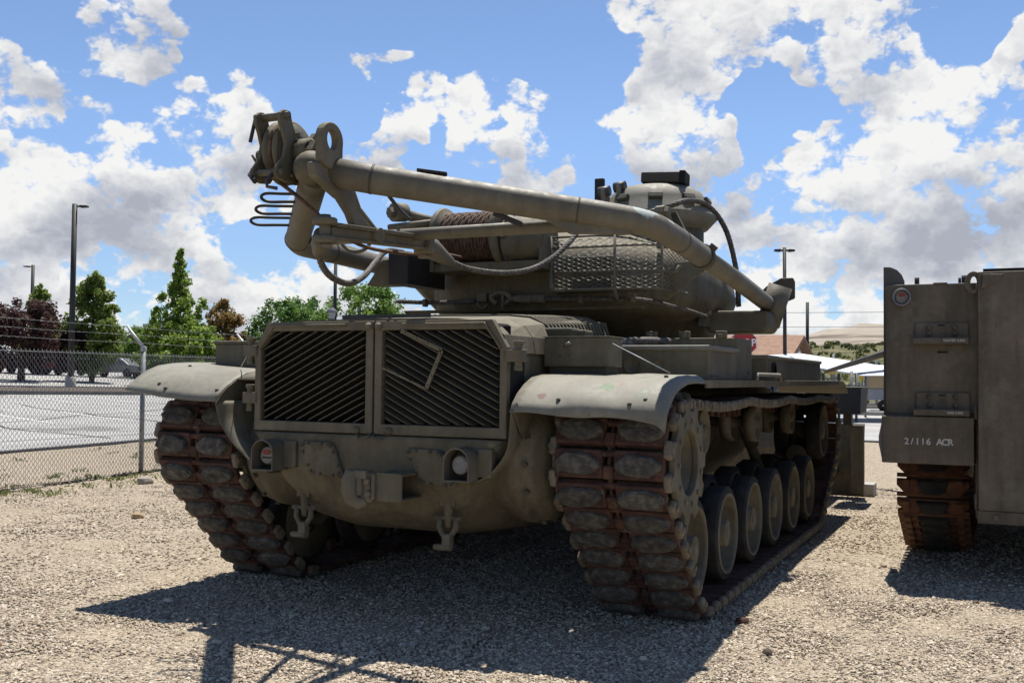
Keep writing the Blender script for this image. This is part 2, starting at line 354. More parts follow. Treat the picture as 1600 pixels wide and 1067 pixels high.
def text_mesh(txt, size, name, Wm, parent, matn, extrude=.0015, spacing=1.0):
    cu = bpy.data.curves.new(name, 'FONT'); cu.body = txt; cu.size = size; cu.align_x = 'CENTER'; cu.align_y = 'CENTER'; cu.extrude = extrude; cu.space_character = spacing
    cu.resolution_u = 3; cu.offset = size*.018
    tmp = bpy.data.objects.new('tmp_text', cu); COL.objects.link(tmp)
    bpy.context.view_layer.update()
    dg = bpy.context.evaluated_depsgraph_get(); me = bpy.data.meshes.new_from_object(tmp.evaluated_get(dg))
    bpy.data.objects.remove(tmp); bpy.data.curves.remove(cu)
    me.materials.clear(); me.materials.append(MATS[matn]); me.name = name
    return link(name, me, Wm, parent)
def arc(c, r, a0, a1, n, plane='yz', fixed=0.0):
    out = []
    for i in range(n+1):
        a = a0+(a1-a0)*i/n; p, q = c[0]+r*math.cos(a), c[1]+r*math.sin(a)
        out.append({'yz': (fixed, p, q), 'xz': (p, fixed, q), 'xy': (p, q, fixed)}[plane])
    return out
def smoothpath(pts, k=6):
    """Catmull-Rom through the points"""
    P = [Vector(p) for p in pts]; P = [P[0]*2-P[1]]+P+[P[-1]*2-P[-2]]; out = []
    for i in range(1, len(P)-2):
        for j in range(k):
            t = j/k; a, b, c, d = P[i-1:i+3]
            out.append(.5*((2*b)+(c-a)*t+(2*a-5*b+4*c-d)*t*t+(-a+3*b-3*c+d)*t**3))
    out.append(P[-2]); return out
def rope(mb, pts, r, mat=0, strands=5, turns=22, n=6):
    """twisted wire rope: helical strands round a path"""
    path = smoothpath(pts, 8); L = [0]
    for a, b in zip(path, path[1:]): L.append(L[-1]+(b-a).length)
    m = max(24, int(L[-1]/(r*.9))); res = []
    for i in range(m+1):
        d = L[-1]*i/m; k = 0
        while k < len(L)-2 and L[k+1] < d: k += 1
        t = (d-L[k])/max(1e-6, L[k+1]-L[k]); res.append(path[k].lerp(path[k+1], t))
    for sN in range(strands):
        q = []; prev = None
        for i, p in enumerate(res):
            t = (res[min(i+1, m)]-res[max(i-1, 0)]).normalized()
            if prev is None:
                a = Vector((0, 0, 1)) if abs(t.z) < .9 else Vector((1, 0, 0)); u = t.cross(a).normalized()
            else: u = (prev-t*prev.dot(t)).normalized()
            prev = u; w = t.cross(u); an = 2*math.pi*(sN/strands+L[-1]*i/m/(r*9))
            q.append(p+(u*math.cos(an)+w*math.sin(an))*r*.58)
        mb.tube(q, r*.5, n, mat)
    return mb

# ================================================================ ground
def kerb_x(y): return -12.784-.122*(y-7.32)
def H(x, y):
    """the car park on the left climbs gently away"""
    t = kerb_x(y)-1-x
    if t <= 0: return 0.0
    return .0011*t*t if t < 28.5 else min(.893+(t-28.5)*.045, 1.9)
def rough_z(x, y):
    return .022*mnoise.noise((x*.7, y*.7, 0))+.010*mnoise.noise((x*2.6, y*2.6, 3))

def gravel_mat(name, far):
    m = bpy.data.materials.new(name); m.use_nodes = True; T = NT(m.node_tree); b = m.node_tree.nodes['Principled BSDF']
    pos = T.add('ShaderNodeNewGeometry').outputs['Position']
    wp = T.vec('ADD', pos, T.vec('MULTIPLY', T.noise(pos, 35, 2, .5, col=True), (.02, .02, .02)))
    def vor(scale, feat='F1'):
        n = T.add('ShaderNodeTexVoronoi', feature=feat); T.l.new(wp, n.inputs['Vector']); n.inputs['Scale'].default_value = scale; return n
    v = vor(55); v2 = vor(24)
    sepc = T.add('ShaderNodeSeparateColor'); T.l.new(v.outputs['Color'], sepc.inputs[0])
    peb = T.ramp(sepc.outputs[0], [(0, (.1325, .1008, .0732)), (.25, (.2446, .1966, .1464)), (.5, (.3363, .2772, .2049)), (.75, (.4077, .3478, .2634)), (.92, (.5096, .4637, .3806)), (1, (.2242, .1411, .0976))])
    big = T.noise(pos, .55, 5, .6); fine = T.noise(pos, 9, 4, .6)
    dirt = T.ramp(fine, [(.3, (.2752, .2268, .1610)), (.7, (.3771, .3175, .2342))])
    c = T.mix(T.smooth(big, .36, .66, .85, .30), dirt, peb)
    c = T.mix(.5, c, T.ramp(T.noise(pos, 2.3, 4, .6), [(.3, (.8, .8, .8)), (.7, (1.2, 1.19, 1.17))]), 'MULTIPLY')
    T.l.new(c, b.inputs['Base Color']); b.inputs['Roughness'].default_value = .95; b.inputs['Specular IOR Level'].default_value = .15
    h = T.math('ADD', T.math('MULTIPLY', v.outputs['Distance'], -1.0), T.math('MULTIPLY', v2.outputs['Distance'], -.7))
    h = T.math('ADD', h, T.math('MULTIPLY', T.noise(pos, 120, 3, .6), .3))
    bp = T.add('ShaderNodeBump'); bp.inputs['Strength'].default_value = .9; bp.inputs['Distance'].default_value = .018
    T.l.new(h, bp.inputs['Height']); T.l.new(bp.outputs[0], b.inputs['Normal']); MATS[name] = m
gravel_mat('gravel', False)
def stone_mat():
    m = bpy.data.materials.new('stone'); m.use_nodes = True; T = NT(m.node_tree); b = m.node_tree.nodes['Principled BSDF']
    oi = T.add('ShaderNodeObjectInfo')
    c = T.ramp(oi.outputs['Random'], [(0, (.10, .08, .060)), (.14, (.22, .178, .132)), (.4, (.38, .315, .232)), (.68, (.48, .405, .305)), (.88, (.57, .50, .40)), (1, (.27, .175, .12))])
    pos = T.add('ShaderNodeNewGeometry').outputs['Position']
    c = T.mix(.5, c, T.ramp(T.noise(pos, 160, 3, .6), [(.3, (.75,)*3), (.7, (1.2,)*3)]), 'MULTIPLY')
    T.l.new(c, b.inputs['Base Color']); b.inputs['Roughness'].default_value = .9; b.inputs['Specular IOR Level'].default_value = .2; MATS['stone'] = m
stone_mat()
def land_mat():
    m = bpy.data.materials.new('land'); m.use_nodes = True; T = NT(m.node_tree); b = m.node_tree.nodes['Principled BSDF']
    pos = T.add('ShaderNodeNewGeometry').outputs['Position']
    sc = T.noise(pos, .22, 6, .7)
    c = T.ramp(sc, [(.40, (.0600, .0680, .0304)), (.52, (.0960, .0920, .0440)), (.62, (.2160, .1800, .1160)), (.75, (.2880, .2400, .1680))])
    T.l.new(c, b.inputs['Base Color']); b.inputs['Roughness'].default_value = 1; b.inputs['Specular IOR Level'].default_value = .05; MATS['land'] = m
    m = bpy.data.materials.new('bluff'); m.use_nodes = True; T = NT(m.node_tree); b = m.node_tree.nodes['Principled BSDF']
    pos = T.add('ShaderNodeNewGeometry').outputs['Position']
    st = T.vec('MULTIPLY', pos, (.0120, .0120, .3200))
    c = T.ramp(T.noise(st, 1.6, 7, .65, .6), [(.32, (.12, .10, .085)), (.45, (.22, .185, .15)), (.56, (.33, .29, .24)), (.70, (.24, .205, .175))])
    T.l.new(c, b.inputs['Base Color']); b.inputs['Roughness'].default_value = 1; b.inputs['Specular IOR Level'].default_value = .05; MATS['bluff'] = m
land_mat()

# ground: one sheet to the horizon, a little below pad and car park
mb = MB(); NS = 72; rr = [0]+[3*1.16**k for k in range(48)]
vs = [(0, 0, -.3)]
for r_ in rr[1:]:
    for j in range(NS):
        a = 2*math.pi*j/NS; x, y = r_*math.cos(a), r_*math.sin(a); vs.append((x, y, H(x, y)-.3))
F = [(0, 1+j, 1+(j+1) % NS) for j in range(NS)]
for i in range(len(rr)-2):
    for j in range(NS):
        a = 1+i*NS+j; b = 1+i*NS+(j+1) % NS; F.append((a, a+NS, b+NS, b))
mb.add(vs, F, 0, True); tag(mb.build('ground', 'land'), kind='structure')

def grid(name, mat, xs, ys, zf, xmap=None, smooth=True):
    mb = MB(); n = len(xs); vs = []
    for y in ys:
        for x in xs:
            X = xmap(x, y) if xmap else x; vs.append((X, y, zf(X, y)))
    F = [(i*n+j, i*n+j+1, (i+1)*n+j+1, (i+1)*n+j) for i in range(len(ys)-1) for j in range(n-1)]
    mb.add(vs, F, 0, smooth); return tag(mb.build(name, mat), kind='structure')
def lin(a, b, n): return [a+(b-a)*i/(n-1) for i in range(n)]
PADY = 20.6
grid('gravel_pad', 'gravel', lin(0, 1, 210), lin(-14, PADY, 180), rough_z, xmap=lambda t, y: kerb_x(y)+t*(30-kerb_x(y)))
# car park (left) and road (ahead)
grid('car_park', 'asphalt_old', [t**1.6 for t in lin(0, 1, 40)], lin(-50, 110, 60), lambda x, y: H(x, y)-.10, xmap=lambda t, y: kerb_x(y)-.2-t*92)
grid('road', 'asphalt_old', lin(0, 1, 20), lin(PADY+.2, 64, 18), lambda x, y: -.104, xmap=lambda t, y: kerb_x(y)-.2+t*80)
# kerbs
def kerb(name, pts, w=.18, h=.17, mat='kerb', z=None):
    mb = MB(); secs = []
    for i, p in enumerate(pts):
        a = Vector(pts[max(0, i-1)]); b = Vector(pts[min(len(pts)-1, i+1)]); t = (b-a); t.z = 0; t.normalize(); n = Vector((-t.y, t.x, 0)); p = Vector(p)
        secs.append([p+n*w/2-Vector((0, 0, h)), p-n*w/2-Vector((0, 0, h)), p-n*w/2, p+n*w/2])
    mb.loft(secs, smooth=False); return tag(mb.build(name, mat), kind='structure')
kerb('kerb', [(kerb_x(y)-.1, y, .055+.004*mnoise.noise((y, 0, 0))) for y in lin(-14, PADY, 40)], w=.16)
kerb('kerb', [(x, PADY+.1, .04) for x in lin(kerb_x(PADY), 34, 20)], w=.2)
for yk in (44.5, 56.5, 63.8):
    kerb('kerb', [(x, yk, .06) for x in lin(-30, 34, 12)], w=.35, mat='concrete', h=.2)
# painted bay lines and crack sealing on the car park
mb = MB()
def strip(mb, a, b, w, dz, mat=0, seg=6):
    a = Vector((a[0], a[1], 0)); b = Vector((b[0], b[1], 0)); t = (b-a).normalized(); n = Vector((-t.y, t.x, 0))*w/2; vs = []
    for i in range(seg+1):
        p = a.lerp(b, i/seg)
        for q in (p+n, p-n): vs.append((q.x, q.y, H(p.x, p.y)-.10+dz))
    mb.add(vs, [(2*i, 2*i+1, 2*i+3, 2*i+2) for i in range(seg)], mat)
for k in range(14):
    m1 = MB(); y0 = 6+k*2.8
    strip(m1, (-22, y0+5), (-27.2, y0+7), .12, .012); tag(m1.build('bay_line', 'marking'), kind='structure')
for k in range(9):
    m1 = MB(); y0 = 20+k*3.0
    strip(m1, (-31, y0), (-36.2, y0+2), .12, .014); tag(m1.build('bay_line', 'marking'), kind='structure')
for (a, b) in (((-17, 2), (-15.5, 30)), ((-16, 13), (-33, 18)), ((-20, 6), (-29, 32)), ((-14.5, 17), (-38, 26)), ((-24, 20), (-23, 40))):
    m1 = MB(); prev = Vector((*a, 0)); N = 14
    for i in range(1, N+1):
        p = Vector((*a, 0)).lerp(Vector((*b, 0)), i/N)+Vector((random.uniform(-.35, .35), random.uniform(-.35, .35), 0)); strip(m1, prev, p, .07, .011, seg=2); prev = p
    tag(m1.build('crack_sealing', 'rubber'), kind='structure')
# tree island
def H2(x, y): return H(x, y)
isl = [(-36.2, 20), (-34.6, 30), (-32, 40), (-29, 50)]
grid('planting_strip', 'soil', lin(0, 1, 6), lin(5, 60, 40), lambda x, y: H(x, y)+.03, xmap=lambda t, y: -39.6+.16*(y-20)-t*4.2)
kerb('kerb', [(-39.5+.16*(y-20), y, H(-39.5+.16*(y-20), y)+.07) for y in lin(5, 60, 24)], w=.22, h=.3)
kerb('kerb', [(-44.0+.16*(y-20), y, H(-44+.16*(y-20), y)+.07) for y in lin(5, 60, 24)], w=.22, h=.3, mat='concrete')

# ---------------------------------------------------------------- loose gravel near the camera (uncountable)
def stones_gn():
    sec = MB(); vs = []; F = []
    rings = lin(3.0, 15.5, 26); na = 24
    for r_ in rings:
        for j in range(na+1):
            a = YAW+R(-40+80*j/na); x = CAMPOS.x+r_*math.sin(a); y = CAMPOS.y+r_*math.cos(a); vs.append((x, y, rough_z(x, y)))
    for i in range(len(rings)-1):
        for j in range(na): F.append((i*(na+1)+j, i*(na+1)+j+1, (i+1)*(na+1)+j+1, (i+1)*(na+1)+j))
    sec.add(vs, F); o = sec.build('gravel_stones', 'stone', weld=False)
    g = bpy.data.node_groups.new('scatter_stones', 'GeometryNodeTree')
    g.interface.new_socket('Geometry', in_out='INPUT', socket_type='NodeSocketGeometry'); g.interface.new_socket('Geometry', in_out='OUTPUT', socket_type='NodeSocketGeometry')
    n = g.nodes; l = g.links; gi = n.new('NodeGroupInput'); go = n.new('NodeGroupOutput')
    join = n.new('GeometryNodeJoinGeometry')
    posn = n.new('GeometryNodeInputPosition'); dist = n.new('ShaderNodeVectorMath'); dist.operation = 'DISTANCE'; l.new(posn.outputs[0], dist.inputs[0])
    c = o.location; dist.inputs[1].default_value = (CAMPOS.x-c.x, CAMPOS.y-c.y, -c.z)
    ico = n.new('GeometryNodeMeshIcoSphere'); ico.inputs['Radius'].default_value = 1; ico.inputs['Subdivisions'].default_value = 2
    sp = n.new('GeometryNodeSetPosition'); nz = n.new('ShaderNodeTexNoise'); nz.inputs['Scale'].default_value = 1.1; nz.inputs['Detail'].default_value = 2
    sub = n.new('ShaderNodeVectorMath'); sub.operation = 'SUBTRACT'; sub.inputs[1].default_value = (.5, .5, .5); l.new(nz.outputs['Color'], sub.inputs[0])
    scl = n.new('ShaderNodeVectorMath'); scl.operation = 'SCALE'; scl.inputs['Scale'].default_value = 1.5; l.new(sub.outputs[0], scl.inputs[0])
    l.new(ico.outputs[0], sp.inputs[0]); l.new(scl.outputs[0], sp.inputs['Offset'])
    setm = n.new('GeometryNodeSetMaterial'); setm.inputs['Material'].default_value = MATS['stone']; l.new(sp.outputs[0], setm.inputs[0])
    for (dmax, density, lo, hi, seed) in ((8.5, 2500, .0045, .0125, 1), (15.5, 620, .007, .015, 2), (12.0, 40, .012, .021, 3), (9, 1.6, .022, .034, 4)):
        dp = n.new('GeometryNodeDistributePointsOnFaces'); l.new(gi.outputs[0], dp.inputs[0]); dp.inputs['Seed'].default_value = seed
        lt = n.new('ShaderNodeMath'); lt.operation = 'LESS_THAN'; l.new(dist.outputs['Value'], lt.inputs[0]); lt.inputs[1].default_value = dmax
        pn = n.new('ShaderNodeTexNoise'); pn.inputs['Scale'].default_value = .75; pn.inputs['Detail'].default_value = 3
        mr = n.new('ShaderNodeMapRange'); l.new(pn.outputs[0], mr.inputs[0])
        for i, v in ((1, .36), (2, .62), (3, density*.22), (4, density*1.25)): mr.inputs[i].default_value = v
        ml = n.new('ShaderNodeMath'); ml.operation = 'MULTIPLY'; l.new(lt.outputs[0], ml.inputs[0]); l.new(mr.outputs[0], ml.inputs[1])
        l.new(ml.outputs[0], dp.inputs['Density'])
        ip = n.new('GeometryNodeInstanceOnPoints'); l.new(dp.outputs['Points'], ip.inputs[0]); l.new(setm.outputs[0], ip.inputs['Instance'])
        rv = n.new('FunctionNodeRandomValue'); rv.data_type = 'FLOAT_VECTOR'; rv.inputs[0].default_value = (-.5, -.5, 0); rv.inputs[1].default_value = (.5, .5, 6.28)
        l.new(rv.outputs[0], ip.inputs['Rotation'])
        rs = n.new('FunctionNodeRandomValue'); rs.data_type = 'FLOAT_VECTOR'; rs.inputs[0].default_value = (lo, lo*.8, lo*.55); rs.inputs[1].default_value = (hi*1.1, hi*.9, hi*.65); rs.inputs['Seed'].default_value = seed+9
        l.new(rs.outputs[0], ip.inputs['Scale']); l.new(ip.outputs[0], join.inputs[0])
    l.new(join.outputs[0], go.inputs[0])
    md = o.modifiers.new('scatter', 'NODES'); md.node_group = g
    tag(o, 'loose tan and grey gravel strewn over the ground round the vehicles', 'gravel', kind='stuff')
stones_gn()
def loose_stone(x, y, r, label, mat, seed):
    rnd = random.Random(seed); mb = MB(); mb.sphere((0, 0, 0), r, 12, 0, (1.2, .9, .75))
    for v in mb.v: v *= 1+.45*mnoise.noise((v.x/r*.8+seed, v.y/r*.8, v.z/r*.8))
    M = Euler((0, 0, rnd.uniform(0, 6))).to_matrix()
    mb.v = [M @ v+Vector((x, y, rough_z(x, y)+r*.45)) for v in mb.v]
    mb.sm = [False]*len(mb.sm); tag(mb.build('loose_stone', mat, weld=True), label, 'stone')
loose_stone(1.98, .66, .038, 'reddish brown stone lying on sunlit gravel just right of the near track', 'rust', 1)
loose_stone(2.26, -.02, .028, 'small dark brown stone in the sunlit gravel at bottom right', 'soil', 2)
loose_stone(-7.0, 4.9, .085, 'tan fist-sized rock on the gravel below the fence post', 'stucco', 3)
loose_stone(-6.6, 5.5, .07, 'pale flat rock near the foot of the fence post', 'concrete', 4)
loose_stone(-4.6, 2.35, .05, 'tan stone on the gravel left of the far track', 'tan_board', 5)

# ---------------------------------------------------------------- weeds along the fence (uncountable)
mb = MB(); rnd = random.Random(3)
def fence_x(y): return -7.66-.146*(y-3.187)
for k in range(210):
    y = rnd.uniform(.5, 13); cx = fence_x(y)+rnd.gauss(.25, .38) if k % 3 else fence_x(y)-rnd.uniform(0, 4.5)
    if k % 3 == 0 and cx < kerb_x(y)+.2: continue
    sz = rnd.uniform(.02, .065)
    for j in range(rnd.randint(7, 16)):
        a = rnd.uniform(0, 6.28); x = cx+rnd.gauss(0, .07); yy = y+rnd.gauss(0, .07); d = Vector((math.cos(a), math.sin(a), 0)); h = sz*rnd.uniform(.5, 1.3)
        b = Vector((x, yy, rough_z(x, yy)-.005)); w = d.cross(Vector((0, 0, 1)))*rnd.uniform(.006, .014)
        mb.add([b-w, b+w, b+d*h*.5+Vector((0, 0, h*.8))+w*.6, b+d*h+Vector((0, 0, h))], [(0, 1, 2), (0, 2, 3)])
tag(mb.build('weeds', 'grass', weld=False), 'low dry green weeds growing along the foot of the fence', 'weeds', kind='stuff')

# ---------------------------------------------------------------- far land: scrub slope and bluffs ahead on the right
def land_z(x, y):
    d = math.hypot(x-3.4, y+5.8); az = math.degrees(math.atan2(x-3.4, y+5.8))
    k = max(0, min(1, (az+21)/5))                      # the rise ends behind the trees on the left
    s = max(0, min(1, (d-90)/210)); z = 10.5*s*s*(3-2*s)*k
    z += k*1.6*s*mnoise.noise((x*.02, y*.02, 1))
    b = max(0, min(1, (d-360-25*mnoise.noise((az*.25, 0, 5)))/45)); b = b*b*(3-2*b)
    top = 9.0+3.2*mnoise.noise((az*.55, 2.2, 0))+1.4*mnoise.noise((az*1.7, 7, 0))
    z += k*b*top+k*b*1.5*mnoise.noise((x*.05, y*.05, z*.2))
    b2 = max(0, min(1, (d-560)/60)); z += k*b2*(6+3*mnoise.noise((az*.3, 9, 0)))
    return z-.12
mb = MB(); azs = lin(-24, 44, 190); ds = [78, 95, 115, 140, 165, 195, 230, 265, 300, 330, 350, 362, 372, 382, 392, 402, 415, 430, 460, 520, 560, 590, 620, 700, 900]
vs = []; F = []; M_ = []
for d in ds:
    for a in azs:
        x = 3.4+d*math.sin(R(a)); y = -5.8+d*math.cos(R(a)); vs.append((x, y, land_z(x, y)))
n = len(azs)
for i in range(len(ds)-1):
    for j in range(n-1): F.append((i*n+j, i*n+j+1, (i+1)*n+j+1, (i+1)*n+j)); M_.append(1 if ds[i] >= 330 else 0)
mb.add(vs, F, 0, True); mb.m = M_
tag(mb.build('hills', ['land', 'bluff'], weld=False), kind='structure')
mb = MB(); rnd = random.Random(5)
for k in range(900):
    d = rnd.uniform(85, 330); a = rnd.uniform(-16, 22); x = 3.4+d*math.sin(R(a)); y = -5.8+d*math.cos(R(a)); z = land_z(x, y); s = rnd.uniform(.5, 1.5)
    for j in range(14):
        v = Vector((rnd.gauss(0, 1), rnd.gauss(0, 1), abs(rnd.gauss(0, .7)))).normalized(); c = Vector((x, y, z+.1))+Vector((v.x*s, v.y*s, v.z*s*.75)); t = Vector((rnd.gauss(0, 1), rnd.gauss(0, 1), rnd.gauss(0, 1))); u = t.cross(v).normalized()*s*.4; w = u.cross(v)
        mb.add([c-u, c+w*.8, c+u, c-w*.8], [(0, 1, 2, 3)])
tag(mb.build('scrub', 'scrub_leaf', weld=False), 'olive green sagebrush covering the slope below the bluffs', 'scrub', kind='stuff')

# ================================================================ trees
def tree(label, loc, h, w, trunk_h, leaf, shape, seed, nleaf=5200, lsz=.17, lean=0, name='tree', clumps=85):
    rnd = random.Random(seed); x0, y0, z0 = loc
    root = thing(name, label, 'tree', loc)
    tb = MB(); top = Vector((x0+lean, y0, z0+h*.86))
    tb.tube([(x0, y0, z0-.1), (x0+.02, y0, z0+trunk_h), tuple(Vector((x0, y0, z0)).lerp(top, .6)), tuple(top)], [w*.03+.05, w*.022+.04, w*.012+.03, .015], 8)
    cl = []
    subs = [(0, 0, 1.0, .46)]+[(.22*math.cos(a_)+rnd.uniform(-.05, .05), .22*math.sin(a_)+rnd.uniform(-.05, .05), rnd.uniform(.45, .72), .52) for a_ in [i_*6.283/7+.3 for i_ in range(7)]]
    for k in range(clumps):
        t = rnd.random()
        if shape == 'spire':
            ox, oy, hh, ww = subs[0] if rnd.random() < .3 else rnd.choice(subs); t = t**.85; pr = max(.03, (1-t)**.8)*ww*(rnd.uniform(.1, 1)**.5); a = rnd.uniform(0, 6.28)
            c = Vector((x0+w*(ox+pr*.5*math.cos(a)), y0+w*(oy+pr*.5*math.sin(a)), z0+trunk_h+(h*hh-trunk_h)*t)); cl.append((c, (.16+.20*(1-t))*rnd.uniform(.8, 1.5)))
            if k % 4 == 0: tb.tube([Vector((x0, y0, max(z0+trunk_h*.6, c.z-1.4))), c], [.035, .01], 5)
            continue
        if shape == 'cone': prof = (1-t)**.72*(.9 if t > .12 else .6+t*2.5)
        elif shape == 'pear': prof = (.62+t*1.9 if t < .2 else 1-.12*(t-.2) if t < .45 else max(.10, .97-(t-.45)**1.25*1.75))
        elif shape == 'spire': prof = (.8+t if t < .2 else max(.05, 1-((t-.2)/.8)**.72))
        else: prof = math.sqrt(max(.05, 1-(2*(t*.88+.06)-1)**2))
        if shape in ('spire', 'cone') and rnd.random() < .25: prof *= 1.18
        zc = z0+trunk_h*.8+(h-trunk_h*.8)*t*.95; a = rnd.uniform(0, 6.28); rr_ = w/2*prof*(rnd.uniform(.15, 1)**.55)*.88
        c = Vector((x0+lean*t+rr_*math.cos(a), y0+rr_*math.sin(a), zc)); cl.append((c, (w*.055+.22)*(.55+.6*rnd.random())*(.45+.65*prof)))
        if k % 4 == 0:
            base = Vector((x0+lean*t*.6, y0, max(z0+trunk_h*.7, zc-rr_*.8))); tb.tube([base, base.lerp(c, .55)+Vector((0, 0, .06)), c], [.035, .022, .008], 5)
    tb.build('trunk', 'bark', root)
    lb = MB(); vs = []; F = []
    wts = [r**2 for c, r in cl]; pick = rnd.choices(cl, wts, k=nleaf)
    for c, r in pick:
        d = Vector((rnd.gauss(0, 1), rnd.gauss(0, 1), rnd.gauss(0, 1.1))).normalized(); p = c+d*r*(rnd.random()**.45)*rnd.uniform(.85, 1.25)
        if p.z > z0+h*1.03: p.z = z0+h*1.03
        nrm = (d*.6+Vector((rnd.gauss(0, .5), rnd.gauss(0, .5), .35+rnd.gauss(0, .5)))).normalized(); u = nrm.cross(Vector((rnd.gauss(0, 1), rnd.gauss(0, 1), rnd.gauss(0, 1)))).normalized(); v = nrm.cross(u); s = lsz*rnd.uniform(.6, 1.3)
        k = len(vs); vs += [p-u*s*.5, p+v*s*.36, p+u*s*.5, p-v*s*.36]; F.append((k, k+1, k+2, k+3))
    lb.add(vs, F); lb.build('crown', leaf, root, weld=False)
    return root
def hz(x, y): return H(x, y)+.02
tree('broad dark purple-leaved tree left of the tall lamp post', (-49.3, 38.2, hz(-49, 38)), 4.7, 5.8, 1.0, 'leaf_plum', 'round', 11, 11000, .2)
tree('dark purple-leaved tree cut off by the left edge of the photo', (-52.2, 35.4, hz(-52, 35)), 4.7, 5.2, 1.0, 'leaf_plum', 'round', 12, 9000, .2)
tree('low reddish purple tree squeezed between the tall lamp post and the pear-shaped tree', (-48.9, 41.6, hz(-49, 41)), 3.0, 2.4, .8, 'leaf_plum', 'round', 22, 5600, .2)
tree('yellow green tree rising just behind the purple tree', (-58.6, 47.4, hz(-58, 47)), 6.5, 4.6, 1.6, 'leaf_olive', 'cone', 13, 7000, .26)
tree('pear-shaped olive green tree beside the tall lamp post', (-48.3, 42.6, hz(-48, 43)), 7.0, 4.3, .9, 'leaf_olive', 'pear', 14, 15000, .22, clumps=130)
tree('tall spiky bright green tree with a pointed top', (-43.4, 44.9, hz(-43, 45)), 8.5, 7.0, .5, 'leaf_lime', 'spire', 15, 26000, .20, clumps=340)
tree('low bright green shrubby tree at the foot of the spiky tree', (-41.2, 43.6, hz(-41, 43)), 3.6, 4.4, .4, 'leaf_lime', 'round', 21, 8000, .2)
tree('orange and green tree between the spiky tree and the broad tree', (-45.2, 51.0, hz(-45, 51)), 6.0, 4.6, .9, 'leaf_orange', 'pear', 16, 10000, .22)
tree('broad round deep green tree above the left rear deck', (-39.4, 51.3, hz(-39, 51)), 6.2, 6.8, 1.0, 'leaf_deep', 'round', 17, 17000, .21, clumps=150)
tree('bright green tree behind the lantern next to the turret', (-31.0, 46.5, hz(-31, 46)), 6.8, 6.4, 1.0, 'leaf_green', 'round', 18, 17000, .2, clumps=150)
tree('small green tree low behind the fence left of the brick building', (-55.8, 55.0, hz(-55, 55)), 3.8, 4.2, .9, 'leaf_green', 'round', 19, 5200, .26)

# ================================================================ lamp posts
def lamp_post(label, loc, h, arm, rad=.085, group='car park lamp posts', tilt=0):
    x, y, z = loc; root = thing('lamp_post', label, 'lamp post', loc, group)
    MB().tube([(x, y, z-.2), (x+tilt*h, y, z+h)], [rad*1.15, rad], 10).build('pole', 'lamp_pole', root)
    MB().lathe([(0, rad*2.0), (.5, rad*2.0), (.55, rad*1.3)], (x, y, z), 'Z', 12).build('base', 'concrete', root)
    for s in arm:
        d = Vector((r2.x, r2.y, 0)).normalized()*s; p = Vector((x+tilt*h, y, z+h-.12)); hd = MB()
        hd.loft([[p+d*q+Vector((0, 0, a))+d.cross(Vector((0, 0, 1)))*b for a, b in ((-t, -wd), (-t, wd), (t*.6, wd), (t*.6, -wd))] for q, t, wd in ((.02, .05, .05), (.25, .045, .06), (.32, .075, .17), (.72, .05, .15))], smooth=False)
        hd.build('lamp_head', 'lamp_pole', root)
lamp_post('tallest dark lamp post with one head standing by the pear-shaped tree', (-42.38, 35.6, H(-42.4, 35.6)), 9.95, (1,), .14)
lamp_post('smaller distant lamp post rising behind the purple trees', (-67.9, 54.6, H(-67, 54)), 8.4, (-1,), .13)
lamp_post('lamp post with a double head above the brown roof', (-4.98, 39.8, -.1), 7.25, (.6, -.6), .075, tilt=-.006)
lamp_post('thin distant lamp post right of the brown roof', (-10.03, 76.2, -.1), 7.5, (), .12)
lamp_post('dark lamp post partly hidden behind the boom', (-31.2, 44.2, H(-31, 44)), 8.6, (), .10)
# lantern on a post
x, y, z = -19.73, 27.45, H(-19.73, 27.45)-.1
root = thing('lantern_post', 'old style post lantern with a dark cap in front of the green tree', 'lantern', (x, y, z))
MB().tube([(x, y, z), (x, y, 3.55)], .045, 10).build('pole', 'lamp_pole', root)
MB().lathe([(3.5, .07), (3.56, .10), (3.60, .12)], (x, y, 0), 'Z', 8).build('cup', 'lamp_pole', root)
MB().lathe([(3.60, .10), (3.86, .16)], (x, y, 0), 'Z', 6, smooth=False).build('glass', 'grey_board', root)
MB().lathe([(3.86, .22), (3.90, .21), (4.0, .11), (4.06, .03), (4.16, .02)], (x, y, 0), 'Z', 8).build('cap', 'trim_blue', root)

# ================================================================ chain-link fence
fb = thing('chain_link_fence', 'galvanised chain link fence with barbed wire running behind the tank on the left', 'fence', (fence_x(5.9), 5.9, 0))
FH = 1.80; td = Vector((-.146, 1, 0)).normalized(); nn = Vector((-td.y, td.x, 0))
nd = nn if nn.x < 0 else -nn
for yp in (-.1, 2.9, 5.9, 8.9, 11.9, 14.9, 17.9):
    x = fence_x(yp); pb = MB(); pb.tube([(x, yp, -.1), (x, yp, FH+.02)], .036, 12); p = pb.build('post', 'galv', fb)
    MB().lathe([(0, .044), (.05, .044), (.075, .03)], (x, yp, FH), 'Z', 12).build('post_cap', 'galv_bright', p)
    a = Vector((x, yp, FH+.05)); e = a+nd*.30+Vector((0, 0, .33)); MB().tube([a, e], [.026, .018], 8).build('barb_arm', 'galv_bright', p)
y0f, y1f = -.1, 17.9
def fp(y, off=0, z=0): return Vector((fence_x(y), y, z))+nd*off
